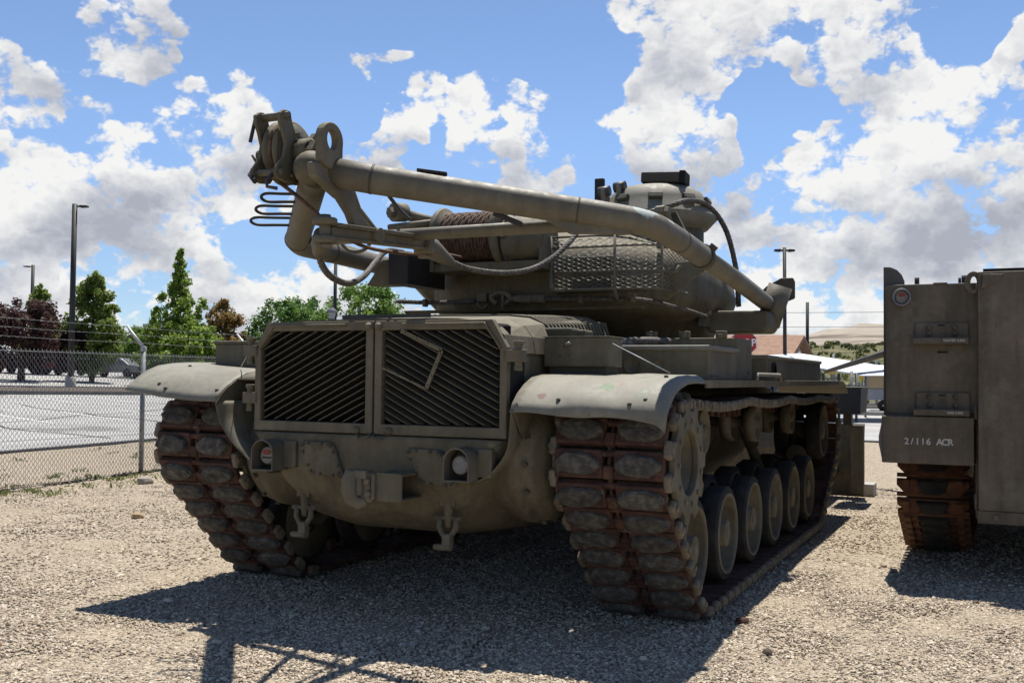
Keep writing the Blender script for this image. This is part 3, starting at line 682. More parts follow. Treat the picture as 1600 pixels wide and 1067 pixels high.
for k in range(3):
    q = (k+.6)/2.7; wb = MB(); pts = [fp(y, .30*q, FH+.05+.33*q-.012*math.sin((y-2.9)/3*math.pi)**2) for y in lin(y0f, y1f, 60)]
    wb.tube(pts, .0022, 5)
    for i, y in enumerate(lin(y0f+.1, y1f, 130)):
        c = fp(y, .30*q, FH+.05+.33*q-.008); wb.tube([c-td*.012+Vector((0, 0, .014)), c+td*.012-Vector((0, 0, .014))], .0018, 4); wb.tube([c-td*.01+nd*.014, c+td*.01-nd*.014], .0018, 4)
    wb.build('barbed_wire', 'galv', fb, weld=False)
wb = MB(); wb.tube([fp(y, 0, .03) for y in lin(y0f, y1f, 40)], .004, 5); wb.tube([fp(y, 0, FH-.06) for y in lin(y0f, y1f, 40)], .005, 5); wb.build('tension_wire', 'galv', fb)
# woven diamond mesh: zigzag wires, every second one mirrored, as one uncountable part
mb = MB(); dw, dh = .074, .082; yv0, yv1 = 2.3, 17.9; L = math.hypot(.146, 1)*(yv1-yv0); nz_ = int((FH-.02)/dh)
vs = []; F = []; t = .0033
for i in range(int(L/dw)+1):
    s0 = i*dw; prev = None
    for k in range(nz_*2+2):
        zz = .02+k*dh/2; s = s0+(dw/2 if k % 2 else 0)*1.04; side = .006 if k % 2 else -.006
        if k == nz_*2+1: s = s0+.012; zz = .02+k*dh/2-.01
        c = fp(yv0, 0, 0)+td*s; c = Vector((c.x, c.y, zz))+nd*side
        q = [c+td*t, c+nd*t*1.2, c-td*t, c-nd*t*1.2]; b = len(vs); vs += q
        if prev is not None:
            for j in range(4): F.append((prev+j, prev+(j+1) % 4, b+(j+1) % 4, b+j))
        prev = b
    # mirrored neighbour leaning the other way
    prev = None
    for k in range(nz_*2+2):
        zz = .02+k*dh/2; s = s0-(dw/2 if k % 2 else 0)*1.04; side = -.006 if k % 2 else .006
        if k == nz_*2+1: s = s0-.012; zz = .02+k*dh/2-.01
        c = fp(yv0, 0, 0)+td*s; c = Vector((c.x, c.y, zz))+nd*side
        q = [c+td*t, c+nd*t*1.2, c-td*t, c-nd*t*1.2]; b = len(vs); vs += q
        if prev is not None:
            for j in range(4): F.append((prev+j, prev+(j+1) % 4, b+(j+1) % 4, b+j))
        prev = b
mb.add(vs, F); tag(mb.build('wire_mesh', 'galv', fb, weld=False), kind='stuff')
# dark windblown debris caught at the foot of the mesh
mb = MB(); rnd = random.Random(9)
for k in range(1500):
    y = rnd.uniform(2.2, 8.5)
    if mnoise.noise((y*1.5, 0, 4)) < -.15: continue
    c = fp(y, rnd.gauss(0, .05), rnd.uniform(0, .05)*rnd.random()); u = Vector((rnd.gauss(0, 1), rnd.gauss(0, 1), rnd.gauss(0, .4))).normalized()*rnd.uniform(.01, .045); v = u.cross(Vector((rnd.random(), rnd.random(), rnd.random()))).normalized()*.006
    mb.add([c-u-v, c+u-v, c+u+v, c-u+v], [(0, 1, 2, 3)])
tag(mb.build('dry_debris', 'soil', weld=False), 'dark dry leaf litter caught along the foot of the fence', 'litter', kind='stuff')

# ================================================================ parked cars beyond the trees
def car(label, x, y, rz, body, kind):
    z = H(x, y)-.10+.01; root = link('parked_car', None, Matrix.Translation((x, y, z)) @ Matrix.Rotation(rz, 4, 'Z')); tag(root, label, 'car', 'cars parked behind the trees')
    Wm = WM[root]; hh = 1.42 if kind == 'sedan' else 1.75; L = 4.5; w = .88
    side = [(-2.25, .35), (-2.2, .80), (-1.6, .92), (-.95, hh), (.75 if kind == 'sedan' else 1.75, hh-.02), (1.45 if kind == 'sedan' else 2.05, .95), (2.2, .86), (2.25, .38)]
    def put(mb, name, mat, par=root, bev=0):
        for v in mb.v: v.xyz = Wm @ v
        return mb.build(name, mat, par, bev)
    b = MB(); b.loft([[(px, s*ww*(1 if pz < 1 else .84), pz) for px, pz in side] for s, ww in ((-1, w), (1, w))], smooth=False); put(b, 'body', body, bev=.06)
    for s in (-1, 1):
        g = MB(); g.prism([(-1.35, .96), (-.9, hh-.09), (.7 if kind == 'sedan' else 1.6, hh-.1), (1.25 if kind == 'sedan' else 1.85, .98)], (0, s*(w*.925), 0), (1, 0, 0), (0, 0, 1), .05); put(g, 'side_window', 'glass_dark')
        for wx in (-1.4, 1.35):
            q = MB(); q.lathe([(-.1, .19), (-.1, .32), (.1, .32), (.1, .19), (.08, .17), (.06, .02)], (wx, s*.80, .32), 'Y', 18, flip=s); put(q, 'wheel', 'rubber')
    for fx, t in ((-1.62, 1), (1.50 if kind == 'sedan' else 2.1, -1)):
        for s in (-1, 1):
            q = MB(); q.box((-2.24 if t > 0 else 2.24, s*.62, .70), (.05, .34, .14)); put(q, 'headlight' if t > 0 else 'tail_light', 'car_white' if t > 0 else 'car_red')
    g = MB(); ang = math.atan2(hh-.92, .65); g.box((-1.30, 0, (hh+.92)/2+.01), (.80, 1.42, .03), (0, -ang, 0)); put(g, 'windscreen', 'glass_dark')
rnd = random.Random(4)
names = [('black sedan parked at the far left behind the fence', 'car_dark', 'sedan'), ('dark grey van parked second from the left behind the fence', 'car_grey', 'van'), ('dark red car parked behind the purple trees', 'car_red', 'sedan'), ('black van parked left of the tall lamp post', 'car_dark', 'van'),
         ('silver grey car parked right of the tall lamp post', 'car_grey', 'sedan'), ('black sedan parked under the pear-shaped tree', 'car_dark', 'sedan'), ('grey van parked left of the brick building', 'car_grey', 'van'), ('dark sedan parked between the fence post and the spiky tree', 'car_dark', 'sedan')]
for k, (lb_, bd, kd) in enumerate(names):
    x = -63.5+k*2.15; y = 42.2+k*2.2; car(lb_, x, y, R(18)+rnd.uniform(-.04, .04), bd, kd)

# ================================================================ far buildings
x0, y0 = -68, 65
root = thing('brick_building', 'dull brown brick building with a rooftop unit seen between two trees', 'building', (x0, y0, H(x0, y0)))
MB().bounds(x0-5, x0+13, y0, y0+9, 0, 4.6).build('wall', 'brick_far', root)
MB().bounds(x0-5.15, x0+13.15, y0-.15, y0+9.15, 4.6, 4.85).build('parapet', 'brick_far', root)
MB().bounds(x0-.2, x0+3.2, y0+2, y0+4.2, 4.85, 6.0).build('rooftop_unit', 'galv_bright', root, .05)
for k in range(5):
    w_ = MB(); w_.bounds(x0-3+k*3.2, x0-1.4+k*3.2, y0-.04, y0-.01, 2.2, 3.6); w_.build('window', 'glass_dark', root)

bx0, bx1, by, hb = -21.0, -6.75, 49.0, -.45
root = thing('tan_building', 'low tan building with a brown tiled gable roof behind the stop sign', 'building', ((bx0+bx1)/2, by+3, hb))
MB().bounds(bx0, bx1, by, by+6.5, hb, hb+2.95).build('wall', 'stucco', root)
rf = MB(); ov = .55; rf.prism([(-ov, hb+2.90), (3.25, hb+4.15), (6.5+ov, hb+2.90), (6.5+ov, hb+3.06), (3.25, hb+4.32), (-ov, hb+3.06)], ((bx0+bx1)/2, by, 0), (0, 1, 0), (0, 0, 1), bx1-bx0+1.0); roof = rf.build('roof', 'roof_brown', root)
for k in range(9):
    f = k/9; z_ = hb+3.06+1.26*f; yy = by-ov+(3.25+ov)*f
    c = MB(); c.box(((bx0+bx1)/2, yy+.21, z_+.075+.012), (bx1-bx0+1.02, .46, .035), (math.atan2(1.26, 3.8), 0, 0)); c.build('tile_course', 'roof_brown', roof)
MB().bounds(bx0-.55, bx1+.55, by-ov-.09, by-ov-.02, hb+2.82, hb+3.05).build('fascia', 'trim_blue', root)
g = MB(); g.prism([(0, hb+2.93), (3.25, hb+4.1), (6.5, hb+2.93)], (bx1+.02, by, 0), (0, 1, 0), (0, 0, 1), .06); g.build('gable_panel', 'stucco', root)
for k in range(5):
    MB().bounds(bx0+1.2+k*2.9, bx0+2.4+k*2.9, by-.05, by-.015, hb+1.1, hb+2.2).build('window', 'glass_dark', root)
MB().bounds(bx1-.9, bx1-.6, by-.5, by-.2, hb, hb+2.85).build('column', 'trim_blue', root)

# stop sign
x, y = -3.30, 24.3
root = thing('stop_sign', 'red octagonal stop sign half hidden behind the tank turret', 'stop sign', (x, y, -.1))
MB().tube([(x, y+.04, -.1), (x, y+.04, 2.85)], .03, 8).build('post', 'galv', root)
fd = Vector((math.sin(-.30), math.cos(-.30), 0)); ux = Vector((math.cos(-.30), -math.sin(-.30), 0))
octo = lambda r_: [(r_*math.cos(R(22.5+45*k)), r_*math.sin(R(22.5+45*k))) for k in range(8)]
MB().prism(octo(.40), (x, y, 2.52), ux, (0, 0, 1), .006).build('sign_rim', 'sign_white', root)
MB().prism(octo(.375), Vector((x, y, 2.52))-fd*.006, ux, (0, 0, 1), .006).build('sign_face', 'sign_red', root)
Mt = Matrix(((ux.x, 0, -fd.x, x-fd.x*.012), (ux.y, 0, -fd.y, y-fd.y*.012), (0, 1, 0, 2.52), (0, 0, 0, 1)))
text_mesh('STOP', .30, 'lettering', Mt, root, 'sign_white')

# power lines
root = thing('power_line', 'thin overhead power lines crossing low over the bluffs', 'power line', (40, 150, 0))
for (xa, xb, z_) in ((-60, 90, 11.0), (-60, 90, 8.9)):
    MB().tube([(xa+(xb-xa)*i/24, 150+.0*i, z_+.9*((i-12)/12)**2) for i in range(25)], .035, 5).build('wire', 'lamp_pole', root)
for px_ in (-60, 90):
    MB().tube([(px_, 150, -.2), (px_, 150, 13)], [.2, .14], 8).build('pole', 'bark', root)
    MB().bounds(px_-.9, px_+.9, 149.8, 150.2, 11.5, 11.8).build('cross_arm', 'bark', root)

# shade sails on posts
def sail(label, corners, mat='sail'):
    c = sum((Vector(q) for q in corners), Vector())/4; root = thing('shade_sail', label, 'shade sail', (c.x, c.y, -.1), 'white shade sails'); mb = MB(); n = 8; vs = []
    for i in range(n+1):
        for j in range(n+1):
            u, v = i/n, j/n; p = (Vector(corners[0])*(1-u)+Vector(corners[1])*u)*(1-v)+(Vector(corners[3])*(1-u)+Vector(corners[2])*u)*v; p.z -= .35*math.sin(math.pi*u)*math.sin(math.pi*v)*.8; vs.append(p)
    mb.add(vs, [(i*(n+1)+j, (i+1)*(n+1)+j, (i+1)*(n+1)+j+1, i*(n+1)+j+1) for i in range(n) for j in range(n)], 0, True); o = mb.build('canopy', mat, root)
    sm = o.modifiers.new('thick', 'SOLIDIFY'); sm.thickness = .02
    for q in corners: MB().tube([(q[0], q[1], -.1), (q[0], q[1], q[2]+.1)], .05, 8).build('post', 'galv', root)
sail('white shade sail next to the front of the tank', [(-5.2, 34.2, 2.35), (-1.7, 35.3, 1.72), (-.6, 41.5, 2.0), (-4.5, 40.5, 2.6)])
sail('white shade sail farther right beside the personnel carrier', [(-1.6, 35.9, 1.66), (3.5, 37.2, 1.75), (3.2, 43, 2.1), (-1.9, 41.5, 2.15)])
# tan trailer box and low fence beyond
root = thing('box_trailer', 'tan topped grey trailer box standing beyond the road', 'trailer', (0.2, 52.5, -.1))
MB().bounds(-3.0, 3.4, 52, 54, 1.05, 1.75).build('tan_panel', 'tan_board', root, .02)
MB().bounds(-3.05, 3.45, 51.95, 54.05, .45, 1.04).build('grey_panel', 'grey_board', root, .02)
for wx in (-2.2, 1.8, 2.6):
    MB().lathe([(-.1, .05), (-.1, .28), (.1, .28), (.1, .05)], (wx, 52.0, .18), 'Y', 16).build('wheel', 'rubber', root)
MB().tube([(-3.0, 53, .35), (-4.1, 53, .35)], .05, 8).build('drawbar', 'steel_dark', root)
root = thing('pipe_fence', 'grey pipe fence with tall posts in front of the scrub slope', 'fence', (0, 62, -.1))
for k, xp in enumerate((-9, -6.1, -4.1, -3.55, -1.9, .4, 3, 6)):
    MB().tube([(xp, 62, -.1), (xp, 62, 3.1 if k % 2 else 2.6)], .09, 8).build('post', 'galv', root)
for z_ in (1.2, 2.15): MB().tube([(-10, 62, z_), (8, 62, z_)], .04, 6).build('rail', 'galv', root)
for (x, y, z_, lb_) in ((-3.9, 45.5, 1.95, 'small yellow warning lamp above the right front fender of the tank'), (-2.55, 46, 1.7, 'small yellow marker on a post beside the gun barrel')):
    root = thing('yellow_marker', lb_, 'marker', (x, y, -.1)); MB().tube([(x, y, -.1), (x, y, z_-.15)], .035, 6).build('post', 'galv', root)
    MB().prism([(-.15, -.2), (.15, -.2), (.19, .05), (.1, .22), (-.12, .2)], (x, y, z_), (1, 0, 0), (0, 0, 1), .05).build('plate', 'yellow', root)
root = thing('storage_rack', 'dark blue grey metal rack standing under the shade sail', 'rack', (-3.6, 37.5, -.1))
for xp in (-5.0, -4.3, -3.6, -3.1, -2.5):
    MB().bounds(xp, xp+.1, 37.4, 37.5, -.1, 1.75).build('upright', 'trim_blue', root)
for z_ in (.5, 1.0, 1.5): MB().bounds(-5.0, -2.4, 37.42, 37.9, z_, z_+.06).build('shelf', 'galv', root)
MB().bounds(-4.9, -3.7, 37.5, 37.85, 1.07, 1.4).build('crate', 'grey_board', root, .01)

# ================================================================ the combat engineer tank
TANK = thing('engineer_tank', 'olive drab tracked engineer tank with a folded tubular boom, seen from behind', 'tank', (0, 2.7, 0))
def bake_bevel(mb, w, seg=2, ang=30):
    me = mb.mesh('tmp', 'olive'); bm = bmesh.new(); bm.from_mesh(me); bmesh.ops.remove_doubles(bm, verts=bm.verts, dist=1e-5); bmesh.ops.recalc_face_normals(bm, faces=bm.faces)
    ed = [e for e in bm.edges if len(e.link_faces) == 2 and e.calc_face_angle(0) > R(ang)]
    bmesh.ops.bevel(bm, geom=ed, offset=w, segments=seg, affect='EDGES', profile=.5, clamp_overlap=True)
    o = MB(); bm.verts.index_update(); o.v = [v.co.copy() for v in bm.verts]
    for f in bm.faces: o.f.append([v.index for v in f.verts]); o.m.append(f.material_index); o.sm.append(f.smooth)
    bm.free(); bpy.data.meshes.remove(me); return o
def merge(*mbs):
    o = MB()
    for m in mbs: o.add(m.v, m.f); o.m[-len(m.f):] = m.m; o.sm[-len(m.f):] = m.sm
    return o
def shared(mb, name, mats):
    me = mb.mesh(name, mats); bm = bmesh.new(); bm.from_mesh(me); bmesh.ops.remove_doubles(bm, verts=bm.verts, dist=1e-5); bmesh.ops.recalc_face_normals(bm, faces=bm.faces); bm.to_mesh(me); bm.free(); return me

# ---- hull
def mir(pts, y): return [Vector((x, y, z)) for x, z in pts]+[Vector((-x, y, z)) for x, z in reversed(pts)]
lo = [(-.475, [(.28, .915), (.50, .93), (.64, .96), (.74, 1.03), (.84, 1.10)]), (-.455, [(.30, .82), (.52, .84), (.68, .91), (.78, 1.0), (.875, 1.118)]),
      (-.38, [(.32, .68), (.53, .715), (.68, .81), (.80, .98), (.885, 1.12)]), (-.22, [(.34, .56), (.55, .605), (.72, .74), (.86, .97), (.93, 1.2)]),
      (0, [(.38, .505), (.60, .55), (.78, .71), (.92, .97), (.98, 1.3)]), (.6, [(.45, .46), (.70, .52), (.90, .70), (1.0, .97), (1.04, 1.44)]),
      (5.4, [(.45, .46), (.70, .52), (.90, .70), (1.0, .97), (1.04, 1.44)]), (6.3, [(.45, .75), (.7, .80), (.9, .92), (1.0, 1.05), (1.04, 1.36)])]
hull = MB().loft([mir(p, y) for y, p in lo]).build('hull', 'olive_cast', TANK)
# engine compartment behind the grille doors
ec = lambda y, zt, w: mir([(w, 1.115), (w, 1.60), (w-.09, zt-.012), (w-.30, zt)], y)
MB().loft([ec(-.20, 1.80, .865), (ec(.1, 1.825, .865)), ec(.9, 1.88, .865), ec(1.5, 1.90, .865)], smooth=False).build('engine_housing', 'olive', TANK, .012)
MB().loft([mir([(1.30, 1.46), (1.30, 1.60), (1.10, 1.72), (.3, 1.76)], y) for y in (1.5, 4.6)]+[mir([(1.2, 1.46), (1.2, 1.5), (1.0, 1.55), (.3, 1.56)], 6.0)], smooth=False).build('upper_hull', 'olive', TANK, .02)
# engine deck, plates with seams and slats round the shoulder
dk = lambda y, zt, k=0.0: mir([(.875+k, 1.62), (.855+k, 1.72), (.80+k, zt-.055), (.70, zt-.015+k), (.55, zt+k), (.02, zt+.006+k)], y)
seams = [(-.425, 1.818), (-.02, 1.846), (.28, 1.870)]
for a, b in zip(seams, seams[1:]):
    q = dk(a[0]+.004, a[1]); w = dk(b[0]-.006, b[1]); n = len(q); m_ = MB(); m_.add(q+w, [(j, j+1, n+j+1, n+j) for j in range(n-1)]); o = m_.build('deck_plate', 'olive', TANK); s = o.modifiers.new('thick', 'SOLIDIFY'); s.thickness = .012; s.offset = -1
sl = 17
for k in range(sl):
    y = .30+k*.062; zt = 1.872+.05*k/sl
    MB().loft([dk(y, zt, .012), dk(y+.028, zt, .012)], smooth=False).build('deck_slat', 'olive', TANK, .004)
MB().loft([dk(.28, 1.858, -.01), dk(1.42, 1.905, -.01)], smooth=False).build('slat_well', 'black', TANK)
MB().bounds(-.55, .12, .02, .03, 1.85, 1.878).build('deck_handle_bar', 'steel_dark', TANK)

# ---- grille doors
DY = -.425
def door(sx):
    """sx = -1 left door, +1 right door"""
    out = [(.006, 1.128), (.888, 1.128), (.888, 1.648), (.792, 1.808), (.006, 1.808)]
    inn = [(.058, 1.190), (.842, 1.190), (.842, 1.640), (.752, 1.752), (.058, 1.752)]
    if sx < 0: out = [(-x, z) for x, z in reversed(out)]; inn = [(-x, z) for x, z in reversed(inn)]
    d = MB().ring(out, inn, (0, DY, 0), (1, 0, 0), (0, 0, 1), .05).build('grille_door', 'olive', TANK, .006)
    # raised weld lip along the top
    lipz = [(.10, 1.792), (.60, 1.792)]
    MB().tube([(sx*.20, DY-.028, 1.785), (sx*.745, DY-.028, 1.785), (sx*.85, DY-.028, 1.642)], .009, 8).build('edge_bead', 'olive', d)
    MB().bounds(min(sx*.03, sx*.85), max(sx*.03, sx*.85), DY+.095, DY+.105, 1.14, 1.775).build('shade_backing', 'black', d)  # black sheet painted in as the shade behind the blades
    MB().bounds(min(sx*.868, sx*.880), max(sx*.868, sx*.880), DY+.03, -.19, 1.13, 1.64).build('light_stop', 'black', d)  # black plate added to block daylight leaking in at the door side
    MB().prism([(sx*.879, 1.64), (sx*.867, 1.63), (sx*.775, 1.785), (sx*.787, 1.79)][::sx], (0, -.30, 0), (1, 0, 0), (0, 0, 1), .16).build('light_stop', 'black', d)  # another added light block, along the chamfered corner
    lx0, lx1, lz0, lz1 = .050, .850, 1.176, 1.762
    sl_ = math.tan(R(26.5)); step = .0435; k = 0; z0 = lz0-.38
    while z0 < lz1+.40:
        # blade line rises to the right on the left door and falls to the right on the right door
        f = lambda ax: z0+(.85-ax)*sl_ if sx < 0 else z0+(.85-ax)*sl_
        pts = []
        a0, a1 = lx0, lx1
        top_lim = lambda ax: lz1 if ax < .752 else lz1-(ax-.752)*1.18
        q = [lx0+(lx1-lx0)*i/60 for i in range(61)]; q = [a for a in q if lz0+.006 < f(a) < top_lim(a)]
        if len(q) > 4:
            a0, a1 = q[0], q[-1]
            b = MB(); jag = random.uniform(-.012, .012)
            A = Vector((sx*a0, DY-.006, f(a0))); B = Vector((sx*(a1+jag*.5), DY-.006, f(a1)))
            dv = (B-A).normalized(); nin = Vector((0, .062, .010)) if sx < 0 else Vector((0, .060, .020))
            nup = dv.cross(nin).normalized()
            if nup.z < 0: nup = -nup
            th = nup*.0075; fr = nin*.12; cut = .035 if (B-A).length > .12 else .01
            poly = [A+nin, A+fr*3+dv*0, A+dv*cut-nin*.10, B-dv*cut-nin*.10, B+fr*3, B+nin]
            n = len(poly); b.add(poly+[p+th for p in poly], [tuple(range(n)), tuple(reversed(range(n, 2*n)))]+[(i, (i+1) % n, n+(i+1) % n, n+i) for i in range(n)])
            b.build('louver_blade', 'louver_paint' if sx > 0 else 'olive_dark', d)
        z0 += step; k += 1
    # centre bolts and grip handles below
    for (bx, bz) in ((.035, 1.776), (.10, 1.150)):
        MB().lathe([(0, .024), (.012, .024), (.016, .014), (.026, .012), (.027, 0)], (sx*bx if bz > 1.5 else sx*.115, DY-.025, bz), 'Y', 10, flip=-1).build('latch_bolt', 'olive', d)
    MB().tube([(sx*.10, DY-.02, 1.135), (sx*.085, DY-.055, 1.10), (sx*.01+sx*.01, DY-.055, 1.108), (sx*.01, DY-.02, 1.135)], .006, 8).build('grip', 'olive', d)
    return d
dl = door(-1); dr = door(1)
# Z-shaped access frame on the right door
zf = [(.20, 1.745), (.475, 1.630), (.375, 1.405), (.075, 1.525)]
fb_ = MB()
for a, b in ((0, 1), (1, 2), (2, 3)):
    A = Vector((zf[a][0], DY-.045, zf[a][1])); B = Vector((zf[b][0], DY-.045, zf[b][1]))
    if (a, b) == (3, 0): A, B = Vector((.055, DY-.045, 1.50)), Vector((.055, DY-.045, 1.75))
    t = (B-A).normalized(); wv = t.cross(Vector((0, 1, 0)))*(.012 if b < 3 else .006)
    fb_.add([A-wv, A+wv, B+wv, B-wv]+[p+Vector((0, .008, 0)) for p in (A-wv, A+wv, B+wv, B-wv)], [(0, 1, 2, 3), (7, 6, 5, 4), (0, 4, 5, 1), (1, 5, 6, 2), (2, 6, 7, 3), (3, 7, 4, 0)])
    for f in (.1, .38, .66, .92): fb_.hexbolt(A.lerp(B, f), (0, -1, 0), .007, .007)
fb_.build('access_frame', 'olive', dr)
# hinges both sides
for sx in (-1, 1):
    for hz_ in ((1.63, 1.33) if sx < 0 else (1.60,)):
        h = MB(); h.bounds(min(sx*.86, sx*.985), max(sx*.86, sx*.985), -.45, -.39, hz_-.035, hz_+.035); h.tube([(sx*.945, -.42, hz_-.075), (sx*.945, -.42, hz_+.075)], .022, 10); h.tube([(sx*.945, -.42, hz_+.06), (sx*.945, -.42, hz_+.085)], .032, 6, smooth=False); h.tube([(sx*.945, -.42, hz_-.085), (sx*.945, -.42, hz_-.06)], .026, 6, smooth=False)
        h.build('door_hinge', 'olive', TANK, .004)
# ---- rear plate fittings
def cover(poly):
    c = MB().prism(poly, (0, -.487, 0), (1, 0, 0), (0, 0, 1), .034); o = c.build('inspection_cover', 'olive_cast', TANK, .014)
    cx = sum(p[0] for p in poly)/len(poly); cz = sum(p[1] for p in poly)/len(poly)
    for i, p in enumerate(poly):
        q = poly[(i+1) % len(poly)]
        for f in (.2, .75):
            x = p[0]+(q[0]-p[0])*f; z = p[1]+(q[1]-p[1])*f; x += (cx-x)*.13; z += (cz-z)*.13
            b = MB(); b.hexbolt((x, -.503, z), (0, -1, 0), .010, .010); b.build('bolt', 'olive_dark', o)
cover([(-.505, 1.055), (-.475, 1.075), (-.285, 1.075), (-.245, 1.055), (-.175, .885), (-.19, .862), (-.385, .868), (-.425, .89)])
cover([(.255, 1.045), (.275, 1.06), (.475, 1.055), (.515, 1.035), (.600, .865), (.585, .84), (.39, .85), (.345, .875)])
def tail_lamp(cx, cz, left):
    root = MB(); w = .082; th = .007; A = [(-w, -.095)]+[(w*math.cos(a), .012+w*1.02*math.sin(a)) for a in [math.pi*(1-i/14) for i in range(15)]]+[(w, -.095)]
    Bp = [(x*(1-th/w), z*(1-th/w) if z > -.09 else z+th) for x, z in A]
    y0, y1 = -.615, -.44
    for P, Q in ((A, Bp),):
        n = len(P); vs = [Vector((cx+x, y, cz+z)) for y in (y0, y1) for x, z in P]+[Vector((cx+x, y, cz+z)) for y in (y0, y1) for x, z in Q]
        F = []
        for i in range(n):
            j = (i+1) % n
            F += [(i, j, n+j, n+i), (2*n+j, 2*n+i, 3*n+i, 3*n+j), (j, i, 2*n+i, 2*n+j), (n+i, n+j, 3*n+j, 3*n+i)]
        root.add(vs, F)
    hood = root.build('tail_lamp_hood', 'boom_paint', TANK)
    MB().bounds(cx-w+.004, cx+w-.004, -.47, -.46, cz-.09, cz+.07).build('hood_back', 'olive_dark', hood)
    MB().bounds(cx+w-.005, cx+w+.085, -.50, -.43, cz-.075, cz+.085).build('hood_bracket', 'olive', hood, .005)
    MB().tube([(cx, -.50, cz-.005), (cx, -.556, cz-.005), (cx, -.564, cz-.005)], [.055, .055, .047], 24, smooth=False).build('lamp', 'lamp_white', hood)
    if left:
        e = MB(); e.prism([(.031*math.cos(2*math.pi*i/18), .017*math.sin(2*math.pi*i/18)) for i in range(18)], (cx, -.565, cz+.016), (1, 0, 0), (0, 0, 1), .006); e.build('red_lens', 'red_lens', hood)
        MB().bounds(cx-.034, cx+.034, -.567, -.562, cz-.022, cz-.014).build('slot', 'black', hood)
    else:
        MB().bounds(cx-.026, cx+.026, -.567, -.562, cz+.010, cz+.026).build('lens_strip', 'grey_board', hood)
        MB().bounds(cx-.036, cx+.036, -.567, -.562, cz-.026, cz-.012).build('lens_strip', 'galv', hood)
tail_lamp(-.692, .985, True); tail_lamp(.655, .985, False)
# pintle hook
pk = MB(); pk.bounds(.17, .34, -.66, -.44, .765, .78); pk.bounds(.17, .34, -.66, -.44, .905, .92); pk.bounds(.17, .186, -.66, -.44, .765, .92); pk.bounds(.14, .34, -.675, -.655, .76, .925)
pintle = pk.build('pintle_bracket', 'olive', TANK, .006)
hk = MB(); hk.tube([(-.09, -.70, .915), (-.105, -.71, .86), (-.105, -.715, .80), (-.09, -.71, .75), (-.05, -.695, .725), (-.01, -.68, .745)], [.042, .050, .050, .046, .040, .030], 12); hk.box((-.055, -.685, .895), (.13, .09, .05)); hk.box((-.0, -.675, .82), (.075, .05, .17)); hk.tube([(-.045, -.70, .775), (-.045, -.70, .875)], .026, 10); hk.tube([(.005, -.72, .855), (.005, -.66, .855)], .022, 8); hk.tube([(.01, -.72, .785), (.01, -.66, .785)], .022, 8); hk.bounds(.015, .05, -.70, -.64, .75, .90)
hk.v = [v+Vector((.125, 0, .018)) for v in hk.v]
hk.build('pintle_hook', 'olive', pintle, .01)
for sx, hx in ((-1, -.53), (1, .49)):
    s_ = MB(); s_.box((hx, -.375, .745), (.10, .07, .05)); s_.tube([(hx, -.385, .74), (hx+.01, -.40, .66), (hx+.01, -.395, .60)], [.030, .026, .022], 10)
    o = s_.build('tow_eye', 'olive_cast', TANK, .008)
    c = MB(); c.tube([(hx-.045, -.40, .66), (hx-.05, -.405, .60), (hx-.02, -.41, .555), (hx+.03, -.41, .555), (hx+.06, -.405, .60), (hx+.055, -.40, .66)], .018, 10); c.tube([(hx-.08, -.40, .655), (hx+.09, -.40, .655)], .014, 8); c.box((hx+.01, -.41, .525), (.05, .05, .08)); c.tube([(hx-.075, -.415, .485), (hx+.035, -.42, .490)], [.018, .022], 10)
    c.build('shackle', 'olive', o)

# ---- fenders
def sheet(name, prof_f, xs, mat, parent, th=.006, dent=0.0, seed=0):
    """prof_f(x) -> list of (y, z)"""
    mb = MB(); rows = [prof_f(x) for x in xs]; n = len(rows[0]); vs = []
    for x, row in zip(xs, rows):
        for y, z in row:
            d = dent*mnoise.noise((x*5+seed, y*5, z*5)); vs.append((x, y-d*.5, z+d))
    mb.add(vs, [(i*n+j, i*n+j+1, (i+1)*n+j+1, (i+1)*n+j) for i in range(len(xs)-1) for j in range(n-1)], 0, True)
    o = mb.build(name, mat, parent); s = o.modifiers.new('thick', 'SOLIDIFY'); s.thickness = th; s.offset = 0; return o
def mud_r(x):
    t = (x-.93)/.90; e = max(0, (x-1.76)/.07); z = -.045*e*e
    return [(.34, 1.500+z), (.10, 1.500+z), (-.06, 1.494+z), (-.20, 1.474+z), (-.31, 1.436+z), (-.40, 1.385+z), (-.46, 1.335+z), (-.50-.012*math.sin(t*9), 1.286-.04*t+z+.008*math.sin(t*11))]
fr = sheet('rear_mudguard', mud_r, lin(.93, 1.76, 16)+[1.785, 1.81, 1.83], 'fender', TANK, .006, .012, 2); fr['label'] = 'right rear mudguard with chipped paint patches'
def mud_l(x):
    t = (-x-.93)/1.0; u = .055*t*t
    return [(.34, 1.500+u), (.10, 1.505+u), (-.06, 1.500+u), (-.20, 1.480+u), (-.31, 1.442+u), (-.40, 1.395+u), (-.46, 1.350+u), (-.505, 1.296+u*1.3)]
fl = sheet('rear_mudguard', mud_l, lin(-1.155, -1.935, 18), 'fender', TANK, .006, .010, 5); fl['label'] = 'left rear mudguard bent slightly upward'
inner_strip = sheet('sun_block_strip', lambda x: mud_l(x)[:5], lin(-.90, -1.15, 5), 'olive', TANK)  # filler plate added to keep the sun off the left inner guard
for sx in (-1, 1):
    for (bx, by_) in ((1.70, -.43), (1.72, -.12), (1.20, -.44), (1.62, -.46)):
        row = (mud_r if sx > 0 else mud_l)(sx*bx); z = 0
        for (ya, za), (yb, zb) in zip(row, row[1:]):
            if yb <= by_ <= ya: z = za+(zb-za)*(ya-by_)/(ya-yb)
        b = MB(); b.sphere((sx*bx, by_, z+.006), .014, 8, 0, (1, 1, .7)); b.build('rivet', 'olive_dark', fr if sx > 0 else fl)
